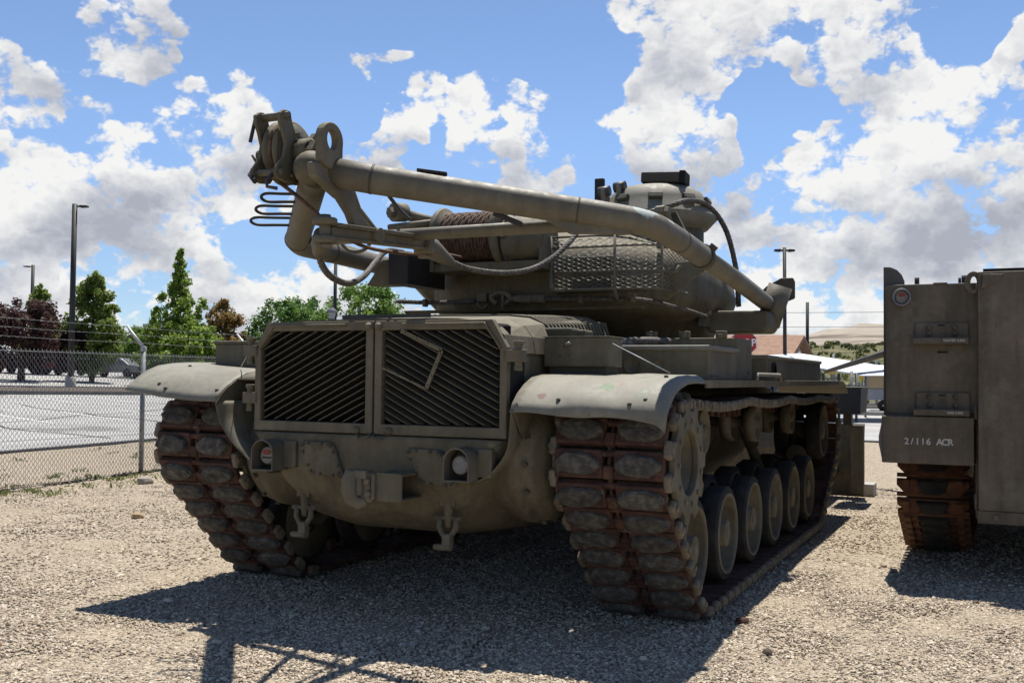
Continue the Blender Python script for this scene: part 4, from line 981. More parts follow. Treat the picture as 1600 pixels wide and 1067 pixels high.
# inner guards curving down from the mudguards to the hull
for sx in (-1, 1):
    g = MB(); path = smoothpath([(.945, 1.298), (.940, 1.20), (.925, 1.08), (.87, .985), (.79, .915), (.69, .862)] if sx > 0 else [(1.165, 1.305), (1.12, 1.18), (1.03, 1.06), (.93, .975), (.83, .91), (.72, .862)], 5)
    path = [Vector((p[0], p[1], 0)) for p in path] if not isinstance(path[0], Vector) else path
    vs = []; n = len(path)
    for y in (-.505, -.40, -.25, -.10): vs += [(sx*(p.x+(.0 if sx > 0 else -.10*(y+.505)/.4)), y, p.y) for p in path]
    g.add(vs, [(i*n+j, i*n+j+1, (i+1)*n+j+1, (i+1)*n+j) for i in range(3) for j in range(n-1)], 0, True)
    o = g.build('inner_guard', 'olive', TANK); s = o.modifiers.new('thick', 'SOLIDIFY'); s.thickness = .006
    # vertical skirt closing the mudguard
    prof = (mud_r(.95) if sx > 0 else mud_l(-1.15)); k_ = MB(); x = sx*(.955 if sx > 0 else 1.15)
    k_.prism([(y, z-.004) for y, z in prof[1:]]+[(-.40, 1.16), (-.22, 1.06), (.10, 1.05)], (x, 0, 0), (0, 1, 0), (0, 0, 1), .006); k_.build('fender_skirt', 'olive', TANK)
    # long fender shelf over the track
    sh = MB(); sh.bounds(min(sx*1.04, sx*1.82), max(sx*1.04, sx*1.82), .345, 6.0, 1.462, 1.474); sh.bounds(min(sx*1.812, sx*1.826), max(sx*1.812, sx*1.826), .36, 6.02, 1.425, 1.474)
    sh.build('fender_shelf', 'olive', TANK, .003)
    fp_ = sheet('front_mudguard', lambda x: [(6.0, 1.468), (6.25, 1.468), (6.45, 1.445), (6.62, 1.39), (6.70, 1.33)], [sx*v for v in (1.04, 1.3, 1.6, 1.80, 1.826)], 'fender', TANK)

# ---- stowage boxes and fittings on the right fender
def sbox(name, x0, x1, y0, y1, z0, z1, lid=True, mat='olive'):
    b = MB().bounds(x0, x1, y0, y1, z0, z1).build(name, mat, TANK, .008)
    if lid: MB().bounds(x0-.014, x1+.014, y0-.014, y1+.014, z1-.012, z1+.022).build('lid', 'fender', b, .012)
    return b
b = sbox('tool_box', .895, 1.315, .06, .30, 1.545, 1.722, False)
MB().bounds(.89, 1.32, .055, .305, 1.722, 1.728).build('lid', 'olive', b, .002)
MB().tube([(1.035, .05, 1.670), (1.06, .035, 1.682), (1.075, .035, 1.688)], .010, 8).build('latch', 'lamp_white', b)
for bx in (1.005, 1.06): 
    q = MB(); q.hexbolt((bx, .06, 1.612), (0, -1, 0), .006, .006); q.build('rivet', 'olive_dark', b)
MB().bounds(.92, 1.29, .09, .28, 1.50, 1.545).build('foot', 'olive_dark', b)
b = sbox('stowage_box', .99, 1.745, .72, 1.52, 1.474, 1.672)
for (cx, r_) in ((1.05, .055), (1.24, .062), (1.42, .042)):
    MB().lathe([(0, 0), (0, r_), (-.006, r_), (-.006, r_*.86), (-.002, r_*.84), (-.002, 0)], (cx, .718, 1.565), 'Y', 24).build('access_plug', 'olive', b)
MB().tube([(1.745, .74, 1.50), (1.746, 1.0, 1.50)], .004, 6).build('seam', 'olive_dark', b)
b = sbox('stowage_box', 1.02, 1.72, 1.62, 2.10, 1.474, 1.775, False)
for (by_, bz) in ((1.98, 1.70), (1.98, 1.53)):
    q = MB(); q.hexbolt((1.72, by_, bz), (1, 0, 0), .012, .012); q.build('bolt', 'lamp_white', b)
for cx in (1.08, 1.33, 1.60):
    q = MB(); q.box((cx, 1.64, 1.80), (.075, .06, .05)); q.box((cx, 1.625, 1.785), (.045, .05, .035)); q.build('clamp_block', 'olive', b, .006)
b = sbox('air_cleaner', 1.16, 1.74, 2.55, 5.25, 1.474, 1.652)
MB().lathe([(0, .06), (.02, .06), (.02, .04)], (1.75, 2.75, 1.56), 'X', 20).build('air_port', 'black', b)
MB().tube([(1.83, 1.75, 1.468), (1.83, 1.78, 1.515), (1.83, 2.6, 1.515), (1.83, 2.65, 1.468)], .014, 8).build('step_rail', 'fender', TANK)
# wrapped hoses lying on the deck edge
hs = MB(); hs.tube(smoothpath([(.95, .55, 1.66), (1.00, .75, 1.70), (1.08, 1.0, 1.71), (1.12, 1.3, 1.70), (1.20, 1.55, 1.74)], 6), .035, 8); hs.tube(smoothpath([(.98, .9, 1.72), (1.15, 1.2, 1.74), (1.25, 1.5, 1.745)], 6), .028, 8)
hs.build('hose_bundle', 'rope', TANK)
MB().tube([(1.31, .10, 1.69), (1.70, .02, 1.512)], .003, 6).build('stay_wire', 'galv_bright', TANK)
MB().bounds(.80, 1.0, .25, .42, 1.58, 1.79).build('exhaust_box', 'olive_dark', TANK, .015)
MB().bounds(.90, 1.05, .36, .50, 1.70, 1.78).build('marker_box', 'olive', TANK, .01)
# left fender stowage
b = sbox('stowage_box', -1.86, -1.42, .30, 1.4, 1.53, 1.70, False); MB().bounds(-1.875, -1.405, .285, 1.415, 1.70, 1.722).build('lid', 'olive', b, .008)
b = sbox('stowage_box', -1.78, -1.10, 1.6, 4.6, 1.474, 1.70)
MB().tube([(-1.33, -.05, 1.53), (-.98, -.40, 1.62)], .003, 6).build('stay_wire', 'galv_bright', TANK)

# ---- running gear
SPZ, RWZ, RWR = 1.005, .413, .323
RWY = [.612+.847*k for k in range(6)]; IDY, IDZ = 5.78, .94
def hullpts():
    pts = []
    for (cy, cz, r_) in ((0, SPZ, .33), (RWY[0], RWZ, .355), (RWY[-1], RWZ, .355), (IDY, IDZ, .36)):
        for i in range(360): pts.append((cy+r_*math.cos(R(i)), cz+r_*math.sin(R(i))))
    pts = sorted(set(pts))
    def half(p):
        h = []
        for q in p:
            while len(h) >= 2 and (h[-1][0]-h[-2][0])*(q[1]-h[-2][1])-(h[-1][1]-h[-2][1])*(q[0]-h[-2][0]) <= 0: h.pop()
            h.append(q)
        return h
    a = half(pts); b = half(pts[::-1]); return a[:-1]+b[:-1]
HP = hullpts()
def dens_path():
    out = []
    for i, p in enumerate(HP):
        q = HP[(i+1) % len(HP)]; d = math.dist(p, q); m = max(1, int(d/.02))
        for k in range(m): out.append([p[0]+(q[0]-p[0])*k/m, p[1]+(q[1]-p[1])*k/m])
    for p in out:                                       # top run sags between the return rollers
        if .15 < p[0] < 5.6 and p[1] > 1.2: p[1] -= .028*abs(math.sin((p[0]-.15)/5.45*math.pi*3.5))
    return out
DP = dens_path(); LT = sum(math.dist(DP[i], DP[(i+1) % len(DP)]) for i in range(len(DP))); NSH = round(LT/.176); PIT = LT/NSH
def at_len(s):
    s %= LT; i = 0; acc = 0
    while True:
        d = math.dist(DP[i], DP[(i+1) % len(DP)])
        if acc+d >= s: f = (s-acc)/d; a, b = DP[i], DP[(i+1) % len(DP)]; return a[0]+(b[0]-a[0])*f, a[1]+(b[1]-a[1])*f
        acc += d; i += 1
# shoe prototypes: x across, y along, z outward
sb = MB()
for s in (-1, 1):
    sb.box((s*.176, 0, .006), (.285, PIT*.86, .044)); sb.box((s*.176, PIT*.37, .004), (.275, .028, .056)); sb.box((s*.176, -PIT*.37, .004), (.275, .028, .056))
sb.box((0, PIT*.25, .004), (.06, PIT*.42, .05)); sb.box((0, PIT*.5, -.06), (.05, .09, .10), taper=.6)
sb = bake_bevel(sb, .006, 1)
pins = MB()
for yy in (-PIT*.33, PIT*.33): pins.tube([(-.335, yy, 0), (.335, yy, 0)], .019, 8)
SHOE = shared(merge(sb, pins), 'track_shoe', 'rust')
pb = MB(); hexa = [(-.127, -.012), (-.108, -.032), (-.060, -.056), (0, -.058), (.060, -.056), (.108, -.032), (.127, -.012), (.127, .012), (.108, .032), (.060, .056), (0, .058), (-.060, .056), (-.108, .032), (-.127, .012)]
PADS = []
for vv in range(6):                                     # worn, chunked rubber: every variant a little different
    rv = random.Random(40+vv); pb = MB(); jit = [(rv.uniform(-.005, .005), rv.uniform(-.005, .005)) for _ in hexa]
    pb.loft([[Vector(((x+jx*q)*k, (y+jy*q)*k*kk, z-(rv.uniform(0, .006) if z > .04 else 0))) for (x, y), (jx, jy) in zip(hexa, jit)] for k, kk, z, q in ((1.05, 1.05, .018, .3), (1.03, 1.04, .052, 1), (.97, .93, .068, 1.2), (.74, .64, .0715, 1.6), (.35, .3, .073, 1))], smooth=False)
    PADS.append(shared(pb, 'rubber_pad', 'pad'))
ecb = bake_bevel(MB().box((0, 0, 0), (.048, .105, .066)), .018, 2); ecb = merge(ecb, bake_bevel(MB().box((.026, 0, 0), (.012, .030, .040)), .004, 1))
ENDC = shared(ecb, 'end_connector', 'connector')
def track(sx):
    root = MB()                                         # inner centre guides line stands for the track body
    xc = sx*1.462
    rail = MB(); ringp = [(xc, *at_len(i*LT/160)) for i in range(160)]; rail.tube(ringp, .012, 5, closed=True); tr = rail.build('track', 'rust', TANK)
    for i in range(NSH):
        y, z = at_len(i*PIT); y2, z2 = at_len(i*PIT+.02); y1, z1 = at_len(i*PIT-.02)
        t = Vector((0, y2-y1, z2-z1)).normalized(); nrm = Vector((0, t.z, -t.y))   # hull runs counter-clockwise: outward
        M = Matrix(((1, 0, 0, xc), (0, t.y, nrm.y, y), (0, t.z, nrm.z, z), (0, 0, 0, 1)))
        if M.to_3x3().determinant() < 0: M = M @ Matrix.Scale(-1, 4, (1, 0, 0))
        link('track_shoe', SHOE, M, tr)
        hidden = z > 1.2 and .35 < y < 5.9
        if not hidden or sx > 0 and i % 2 == 0 and False:
            for s in (-1, 1): link('rubber_pad', random.choice(PADS), M @ Matrix.Translation((s*.176, 0, 0)) @ Matrix.Rotation(random.choice((0, math.pi))+random.uniform(-.03, .03), 4, 'Z'), tr)
        yb, zb = at_len((i+.5)*PIT); ya, za = at_len((i+.5)*PIT+.02); yc, zc = at_len((i+.5)*PIT-.02); t = Vector((0, ya-yc, za-zc)).normalized(); nrm = Vector((0, t.z, -t.y))
        for e in ((1, -1) if sx > 0 or y < .6 else (1,)):
            if e < 0 and y > .7: continue
            k = e*sx
            M2 = Matrix(((k, 0, 0, xc+k*.333), (0, t.y, nrm.y, yb), (0, t.z, nrm.z, zb), (0, 0, 0, 1)))
            link('end_connector', ENDC, M2, tr)
for sx in (-1, 1): track(sx)
# sprockets
def sprocket(sx):
    n = 11; out = []; 
    for k in range(n):
        a = 2*math.pi*k/n
        for da, r_ in ((-.26, .292), (-.16, .300), (-.115, .348), (.115, .348), (.16, .300), (.26, .292)): out.append((r_*math.cos(a+da), r_*math.sin(a+da)))
    inn = [(.185*math.cos(math.atan2(y, x)), .185*math.sin(math.atan2(y, x))) for x, y in out]
    o = MB().ring(out, inn, (sx*1.806, 0, SPZ), (0, 1, 0), (0, 0, 1), .038).build('drive_sprocket', 'wheel_paint', TANK, .006)
    MB().ring(out, inn, (sx*1.125, 0, SPZ), (0, 1, 0), (0, 0, 1), .038).build('inner_ring', 'wheel_paint', o)
    MB().lathe([(1.10, .20), (1.60, .20), (1.64, .245), (1.785, .25), (1.79, .19), (1.70, .175), (1.66, .09), (1.68, .08), (1.70, .05), (1.70, 0)], (0, 0, SPZ), 'X', 32, flip=sx).build('hub', 'wheel_paint', o)
    for k in range(n):
        a = 2*math.pi*(k+.5)/n; b = MB(); b.hexbolt((sx*1.825, .235*math.cos(a), SPZ+.235*math.sin(a)), (sx, 0, 0), .016, .012); b.build('bolt', 'connector', o)
    # final drive housing
    fd_ = MB(); fd_.lathe([(.62, .30), (.78, .34), (.86, .375), (.93, .375), (.94, .355), (1.00, .355), (1.01, .335), (1.06, .31), (1.08, .20)], (0, 0, SPZ-.02), 'X', 36, flip=sx); f = fd_.build('final_drive', 'olive_cast', TANK)
    for k in range(14):
        a = 2*math.pi*k/14; b = MB(); b.hexbolt((sx*.97, .362*math.cos(a), SPZ-.02+.362*math.sin(a)), (0, math.cos(a), math.sin(a)), .016, .02); b.build('bolt', 'olive_dark', f)
for sx in (-1, 1): sprocket(sx)
# road wheels
def wheel_meshes(r_):
    w = MB()
    for x0 in (0, -.33): w.lathe([(x0-.14, .10), (x0-.14, r_-.05), (x0+.004, r_-.045), (x0+.004, r_-.062), (x0-.012, r_-.066), (x0-.085, r_-.078), (x0-.125, r_-.10), (x0-.115, r_-.19), (x0-.085, r_-.22), (x0-.085, .03)], n=36)
    w.tube([(-.46, 0, 0), (0, 0, 0)], .09, 16)
    t = MB()
    for x0 in (0, -.33): t.lathe([(x0-.14, r_-.05), (x0-.138, r_-.008), (x0-.128, r_), (x0-.012, r_), (x0-.002, r_-.008), (x0, r_-.05)], n=36)
    h = MB(); h.lathe([(-.075, .085), (-.03, .075), (-.022, .05), (.0, .046), (.006, .036), (.006, 0)], n=20)
    for k in range(10):
        a = 2*math.pi*k/10; h.hexbolt((-.085, .125*math.cos(a), .125*math.sin(a)), (1, 0, 0), .012, .02)
    rg = MB(); rg.lathe([(.003, r_-.060), (.010, r_-.058), (.011, r_-.050), (.003, r_-.044)], n=36)
    return shared(w, 'road_wheel', 'wheel_paint'), shared(t, 'tyre', 'rubber'), shared(h, 'hub_cap', 'connector'), shared(rg, 'rim_ring', 'boom_paint')
RW = wheel_meshes(RWR); IW = wheel_meshes(.315)
for sx in (-1, 1):
    F4 = Matrix.Identity(4) if sx > 0 else Matrix.Rotation(math.pi, 4, 'Z')
    for k, y in enumerate(RWY+[IDY]):
        M = Matrix.Translation((sx*1.692, y, RWZ if k < 6 else IDZ)) @ F4 @ Matrix.Rotation(.7*k, 4, 'X'); ms = RW if k < 6 else IW
        o = link('road_wheel' if k < 6 else 'idler_wheel', ms[0], M, TANK); link('tyre', ms[1], M, o); link('hub_cap', ms[2], M, o); link('rim_ring', ms[3], M, o)
        if k < 6:
            a = MB(); a.tube([(sx*1.10, y+.45, .62), (sx*1.16, y+.40, .60), (sx*1.16, y, RWZ), (sx*1.3, y, RWZ)], .06, 10); a.build('suspension_arm', 'olive_dark', TANK)
    for k, y in enumerate((1.18, 2.90, 4.45)):
        rl = MB()
        for x0 in (1.60, 1.40): rl.lathe([(x0-.09, .02), (x0-.09, .155), (x0, .16), (x0, .135), (x0-.03, .11), (x0-.03, .05), (x0+.01, .045), (x0+.01, 0)], (0, y, 1.125), 'X', 28, flip=sx)
        rl.tube([(sx*1.02, y, 1.125), (sx*1.5, y, 1.125)], .04, 10); rl.build('return_roller', 'wheel_paint', TANK)
    for k, y in enumerate((.85, 1.70, 4.0)):
        ab = MB(); ab.tube([(sx*1.22, y, 1.10), (sx*1.30, y+.38, .62)], .05, 10); ab.tube([(sx*1.22, y, 1.12), (sx*1.27, y+.2, .86)], .068, 12); ab.build('shock_absorber', 'wheel_paint', TANK)
# ---- dozer blade, seen past the right front
bl = MB(); prof = [(8.05, .02), (7.98, .30), (7.98, .60), (8.08, .93), (8.12, .93), (8.04, .60), (8.04, .30), (8.12, .02)]
bl.prism(prof, (0, 0, 0), (0, 1, 0), (0, 0, 1), 3.7); blade = bl.build('dozer_blade', 'olive', TANK)
for sx in (-1, 1):
    MB().bounds(min(sx*1.70, sx*1.86), max(sx*1.70, sx*1.86), 7.90, 8.0, .06, .92).build('blade_post', 'olive', blade, .008)
    MB().prism([(7.80, 1.09), (8.05, 1.40), (7.30, 1.40), (7.20, 1.08)], (sx*1.72, 0, 0), (0, 1, 0), (0, 0, 1), .36).build('blade_wing', 'olive_dark', blade, .004)
    MB().bounds(min(sx*1.78, sx*1.94), max(sx*1.78, sx*1.94), 8.25, 8.6, .0, .16).build('blade_foot', 'concrete', blade, .01)
    MB().tube([(sx*1.45, 5.5, .70), (sx*1.45, 7.98, .35)], .10, 10).build('push_arm', 'olive', blade)
    MB().bounds(min(sx*1.62, sx*1.72), max(sx*1.62, sx*1.72), 7.85, 7.97, .92, 1.1).build('wing_stay', 'olive_dark', blade)

# ---- turret
TX = 0.10
def outline(z, yr, yf, rhw, hw, n=56, e=3.0):
    pts = []; yc, hl = (yr+yf)/2, (yf-yr)/2
    for i in range(n):
        t = 2*math.pi*i/n; c, s = math.cos(t), math.sin(t); y = yc-hl*math.copysign(abs(c)**(2/e), c); f = (y-yr)/(yf-yr)
        w = rhw+(hw-rhw)*min(1, f/.42) if f < .55 else hw*(1-((f-.55)/.45)**2*.55)
        pts.append(Vector((TX+w*math.copysign(abs(s)**(2/e), s), y, z)))
    return pts
lv = [(1.78, 2.0, 4.2, .85, 1.0), (1.93, 1.95, 4.25, .95, 1.06), (1.965, 1.50, 4.35, 1.0, 1.12), (2.02, 1.44, 4.45, 1.06, 1.20), (2.14, 1.42, 4.5, 1.09, 1.24), (2.34, 1.42, 4.4, 1.07, 1.22), (2.44, 1.46, 4.2, 1.02, 1.16), (2.50, 1.60, 4.05, .94, 1.06), (2.58, 2.0, 3.9, .82, .98), (2.70, 2.3, 3.7, .66, .86), (2.74, 2.5, 3.5, .45, .6)]
def bump(v):
    d = .012*mnoise.noise((v.x*2.2, v.y*2.2, v.z*2.2))+.005*mnoise.noise((v.x*7, v.y*7, v.z*7)); return v+Vector((v.x-TX, v.y-3, 0)).normalized()*d
turret = MB().loft([[bump(p) for p in outline(*l)] for l in lv]).build('turret', 'olive_cast', TANK)
# cupola
CX, CY = .72, 2.90
cup = MB().lathe([(2.55, .40), (2.70, .40), (2.715, .38), (2.74, .38), (2.755, .44), (2.84, .52), (2.87, .51), (2.93, .455), (3.00, .43), (3.06, .39), (3.11, .31), (3.135, .2), (3.14, 0)], (CX, CY, 0), 'Z', 40).build('cupola', 'fender', turret)
MB().lathe([(2.45, .405), (2.735, .405)], (CX, CY, 0), 'Z', 40).build('cupola_ring', 'olive_dark', turret)
for k in range(8):
    a = R(-150+k*38); r_ = .44; b = MB(); b.box((CX+r_*math.cos(a), CY+r_*math.sin(a), 2.985), (.05, .12, .06), (0, -.5, a)); b.build('vision_block', 'olive_dark', cup, .012)
MB().box((CX+.10, CY-.08, 3.175), (.36, .30, .09), (0, .04, .1)).build('cupola_hatch', 'olive_dark', cup, .012)
MB().box((CX+.275, CY-.10, 3.17), (.05, .24, .105), (0, .04, .1)).build('hatch_hinge', 'black', cup, .006)
for (dx, dz) in ((-.36, 3.06), (-.22, 3.09)):
    MB().tube([(CX+dx-.05, CY-.33, dz), (CX+dx+.05, CY-.33, dz+.01)], .045, 10).build('hatch_spring', 'steel_dark', cup)
    MB().box((CX+dx, CY-.30, dz-.05), (.045, .12, .16), (.25, 0, 0)).build('spring_lug', 'fender', cup, .008)
MB().box((.30, 2.62, 2.98), (.085, .05, .42)).build('sight_guard', 'lamp_pole', turret, .012)
MB().box((.40, 2.60, 2.80), (.34, .08, .05)).build('sight_base', 'olive_dark', turret, .006)
MB().lathe([(2.70, .30), (2.76, .30), (2.80, .26), (2.81, 0)], (-.42, 3.05, 0), 'Z', 28).build('loader_hatch', 'olive', turret)
# main gun (short, faces away)
MB().tube([(TX, 4.2, 2.15), (TX, 4.8, 2.18)], [.36, .22], 20).build('gun_mantlet', 'olive_cast', turret)
MB().tube([(TX, 4.7, 2.18), (TX, 5.9, 2.22)], .13, 20).build('gun_tube', 'olive', turret)
# tow cable along the bustle, with its clips and shackle
rope(MB(), [(-1.03, 1.60, 2.09), (-.96, 1.425, 2.075), (-.6, 1.385, 2.055), (-.25, 1.375, 2.06)], .017).build('tow_cable', 'rope', turret)
rope(MB(), [(.10, 1.37, 2.065), (.5, 1.375, 2.06), (.95, 1.385, 2.05), (1.12, 1.47, 2.035), (1.27, 1.85, 1.995), (1.33, 2.25, 1.965)], .017).build('tow_cable', 'rope', turret)
sk = MB(); sk.tube(smoothpath([(-.06, 1.36, 2.03), (-.10, 1.345, 2.08), (-.04, 1.33, 2.115), (.03, 1.33, 2.11), (.06, 1.34, 2.07), (.02, 1.35, 2.03)], 5), .020, 8); sk.tube([(.06, 1.345, 2.07), (.20, 1.35, 2.065), (.24, 1.36, 2.065)], [.022, .040, .030], 10); sk.tube([(.24, 1.36, 2.065), (.34, 1.365, 2.065)], .036, 8); sk.tube([(.0, 1.34, 2.10), (.0, 1.34, 1.99)], .014, 8)
sk.build('cable_shackle', 'connector', turret)
pdl = MB(); pdl.tube(smoothpath([(-.20, 1.37, 2.08), (-.22, 1.36, 2.04), (-.18, 1.36, 2.0), (-.14, 1.36, 2.03)], 5), .012, 8); pdl.box((-.18, 1.355, 2.085), (.08, .04, .06)); pdl.build('cable_hook', 'olive', turret)
for cx in (-.70, .62, 1.02): MB().box((cx, 1.385, 2.055), (.030, .05, .06)).build('cable_clip', 'olive', turret, .006)
# bustle floor lip
MB().loft([[Vector((x, y, z)) for x, y, z in ((-.92, 1.435, 1.985), (1.08, 1.435, 1.985), (1.08, 1.46, 1.975), (-.92, 1.46, 1.975))], [Vector((x, y, z)) for x, y, z in ((-.92, 1.425, 2.0), (1.08, 1.425, 2.0), (1.08, 1.46, 2.0), (-.92, 1.46, 2.0))]], smooth=False).build('bustle_lip', 'olive', turret)
# stowage basket of expanded metal on the right of the bustle
bk = MB(); P_ = [(.44, 1.24), (1.07, 1.24), (1.17, 1.28), (1.24, 1.36), (1.30, 1.80)]
for z_ in (2.115, 2.245, 2.42, 2.50): bk.tube(smoothpath([(x, y, z_) for x, y in P_], 4), .009, 6)
for x, y in ((.44, 1.24), (.93, 1.235), (1.24, 1.36)): bk.tube([(x, y, 2.10), (x, y, 2.51)], .010, 6)
bk.tube([(.93, 1.23, 2.12), (.91, 1.33, 2.06), (.90, 1.44, 2.04)], .014, 6)
bk.tube([(.44, 1.24, 2.245), (.44, 1.24, 2.14), (.47, 1.24, 2.113), (.55, 1.24, 2.113)], .014, 8)
bk.tube([(.44, 1.24, 2.115), (.44, 1.43, 2.10)], .009, 6); bk.tube([(.44, 1.24, 2.50), (.44, 1.45, 2.47)], .009, 6)
basket = bk.build('stowage_basket', 'boom_paint', turret)
path = smoothpath([(x, y, 0) for x, y in P_], 12); cum = [0]
for a, b_ in zip(path, path[1:]): cum.append(cum[-1]+(b_-a).length)
def along(s):
    k = 0
    while k < len(cum)-2 and cum[k+1] < s: k += 1
    return path[k].lerp(path[k+1], (s-cum[k])/max(1e-6, cum[k+1]-cum[k]))
ms = MB(); cw, ch = .075, .030; nzr = int(.385/ch); t = .0032
for i in range(int(cum[-1]/cw)+1):
    for sgn in (1, -1):
        pts = []
        for k in range(nzr*2+1):
            s = i*cw+(sgn*cw/2 if k % 2 else 0)*.98
            if 0 <= s <= cum[-1]: p = along(s); pts.append(Vector((p.x, p.y-.004+(.005 if k % 2 else 0), 2.118+k*ch/2)))
        if len(pts) > 2: ms.tube(pts, t, 4, caps=False, smooth=False)
tag(ms.build('expanded_metal', 'lamp_white', basket, weld=False), kind='stuff')
MB().bounds(.46, 1.12, 1.27, 1.40, 2.10, 2.112).build('basket_floor', 'olive_dark', basket)
b_ = MB(); b_.box((.74, 1.36, 2.24), (.30, .12, .24)); b_.build('ammunition_can', 'olive_dark', basket, .01)
# left bustle bracket and right support plates
MB().bounds(-.76, -.585, .92, 1.50, 2.165, 2.41).build('boom_rest', 'lamp_pole', turret, .008)
MB().prism([(-1.0, 2.17), (-.76, 2.17), (-.76, 2.37), (-.86, 2.36)], (0, 1.10, 0), (1, 0, 0), (0, 0, 1), .20).build('boom_rest_plate', 'olive', turret, .006)
MB().prism([(1.12, 2.05), (1.22, 2.05), (1.50, 2.26), (1.50, 2.33), (1.30, 2.32), (1.20, 2.24), (1.12, 2.24)], (0, 1.56, 0), (1, 0, 0), (0, 0, 1), .04).build('support_plate', 'olive', turret, .004)
MB().prism([(-.32, 1.90), (.30, 1.90), (.22, 2.35), (.05, 2.52), (-.12, 2.52), (-.14, 2.3)], (1.24, 2.75, 0), (0, 1, 0), (0, 0, 1), .05).build('side_plate', 'olive', turret, .004)
hkp = MB(); hkp.tube([(1.19, 1.50, 2.30), (1.21, 1.50, 2.25), (1.26, 1.50, 2.235), (1.31, 1.50, 2.255), (1.33, 1.50, 2.29)], .014, 8); hkp.build('lift_hook', 'olive', turret)
# boom pivot at the right front
for sx in (-1, 1):
    X = lambda x: TX*0+sx*x
    pv = MB(); rr_ = .05; poly = [(1.24, 1.90), (1.26, 1.855), (1.71, 1.855), (1.745, 1.895), (1.745, 1.995), (1.715, 2.03), (1.28, 2.035), (1.25, 2.01)]
    pv.prism([(sx*x, z) for x, z in (poly if sx > 0 else reversed(poly))], (0, 2.80, 0), (1, 0, 0), (0, 0, 1), .40); pvo = pv.build('boom_pivot_housing', 'olive', turret, .02)
    MB().lathe([(0, .026), (.05, .026), (.06, .012), (.06, 0)], (X(1.26), 2.60, 2.02), 'Y', 12, flip=-1).build('pivot_bolt', 'lamp_white', pvo)
    if sx < 0: continue
    ft = MB(); ft.tube([(X(1.66), 2.98, 1.93), (X(1.765), 2.98, 2.255)], .098, 24); fo = ft.build('boom_foot', 'boom_paint', pvo)
    ft = MB(); ft.prism([(X(a), z) for a, z in ((1.50, 2.16), (1.62, 2.27), (1.74, 2.335), (1.84, 2.335), (1.855, 2.30), (1.855, 2.16), (1.70, 2.10))][::sx], (0, 3.14, 0), (1, 0, 0), (0, 0, 1), .03); ft.build('foot_plate', 'olive_dark', pvo, .01)
    MB().tube([(X(1.655), 2.93, 1.95), (X(1.655), 2.91, 1.95)], .02, 8).build('foot_pin', 'lamp_white', pvo)

# ---- winch on the bustle
WY, WZ = 1.24, 2.535
wn = MB(); wn.lathe([(-.47, .09), (-.47, .225), (-.445, .235), (-.425, .225), (-.425, .15), (.03, .15), (.03, .225), (.05, .235), (.075, .225), (.075, .12)], (0, WY, WZ), 'X', 40); winch = wn.build('winch', 'olive', TANK)
for lay, r_ in enumerate((.178,)):
    pts = []; turns = 15
    for i in range(turns*22+1):
        a = 2*math.pi*i/22; pts.append((-.415+.44*i/(turns*22), WY+r_*math.cos(a), WZ+r_*math.sin(a)))
    wr = MB()
    for k in range(3):
        q = []
        for i in range(len(pts)):
            a = 2*math.pi*i/22; tw = i*1.1+k*2.094; q.append(Vector((pts[i][0]+.0075*math.cos(tw), WY+(r_+.0075*math.sin(tw))*math.cos(a), WZ+(r_+.0075*math.sin(tw))*math.sin(a))))
        wr.tube(q, .0085, 5)
    wr.build('winch_rope', 'rope_rust', winch, weld=False)
MB().lathe([(.075, .14), (.10, .19), (.12, .19), (.14, .175), (.34, .165), (.40, .14), (.42, 0)], (0, WY+.02, WZ-.035), 'X', 36).build('gear_case', 'olive', winch)
for k in range(8):
    a = 2*math.pi*k/8; b = MB(); b.hexbolt((.115, WY+.02+.205*math.cos(a), WZ-.035+.205*math.sin(a)), (1, 0, 0), .016, .03); b.build('bolt', 'olive_dark', winch)
MB().bounds(-.50, .40, 1.15, 1.50, 2.27, 2.335).build('winch_bed', 'olive', winch, .01)
for x in (-.50, .40): MB().prism([(1.12, 2.27), (1.5, 2.27), (1.40, 2.62), (1.16, 2.62)], (x, 0, 0), (0, 1, 0), (0, 0, 1), .03).build('winch_bracket', 'olive', winch)
# hydraulic motor left of the drum
hm = MB(); hm.tube([(-.78, 1.02, 2.725), (-.74, 1.12, 2.735)], .072, 18); hm.tube([(-.80, .985, 2.72), (-.78, 1.02, 2.725)], .044, 6, smooth=False); hm.tube([(-.72, 1.12, 2.715), (-.52, 1.26, 2.66)], .042, 12); hm.tube([(-.84, 1.05, 2.61), (-.40, 1.16, 2.655)], .030, 10)
hm.build('hydraulic_motor', 'olive', winch)

# ---- the boom: two bent tubular legs joined at the head
RL = [(.19, -1.265, 2.555), (.42, -1.156, 2.512), (.908, -.924, 2.434), (1.305, -.736, 2.371)]+smoothpath([(1.50, -.645, 2.34), (1.66, -.55, 2.312), (1.735, -.43, 2.295), (1.752, -.28, 2.283), (1.766, -.049, 2.265)], 6)+[(1.792, .40, 2.214)]
RR = [.0785, .078, .075, .0735]+[.072-.004*i_/24 for i_ in range(25)]+[.068]
LL = [(-1.45, 3.1, 2.12), (-1.24, 2.1, 2.378), (-1.095, 1.418, 2.364), (-.897, .477, 2.351)]+smoothpath([(-.80, .02, 2.342), (-.765, -.14, 2.340), (-.70, -.28, 2.352), (-.60, -.40, 2.372)], 6)+[(-.354, -.686, 2.425), (-.06, -1.03, 2.492), (.12, -1.235, 2.54)]
bm_ = MB(); bm_.tube(RL, RR, 28); bm_.tube([(1.790, .37, 2.218), (1.751, 1.435, 2.171), (1.685, 2.616, 2.118), (1.66, 3.05, 2.10)], [.058, .062, .066, .068], 24)
bm_.tube(LL, .0775, 28)
boom = bm_.build('boom', 'boom_paint', TANK)
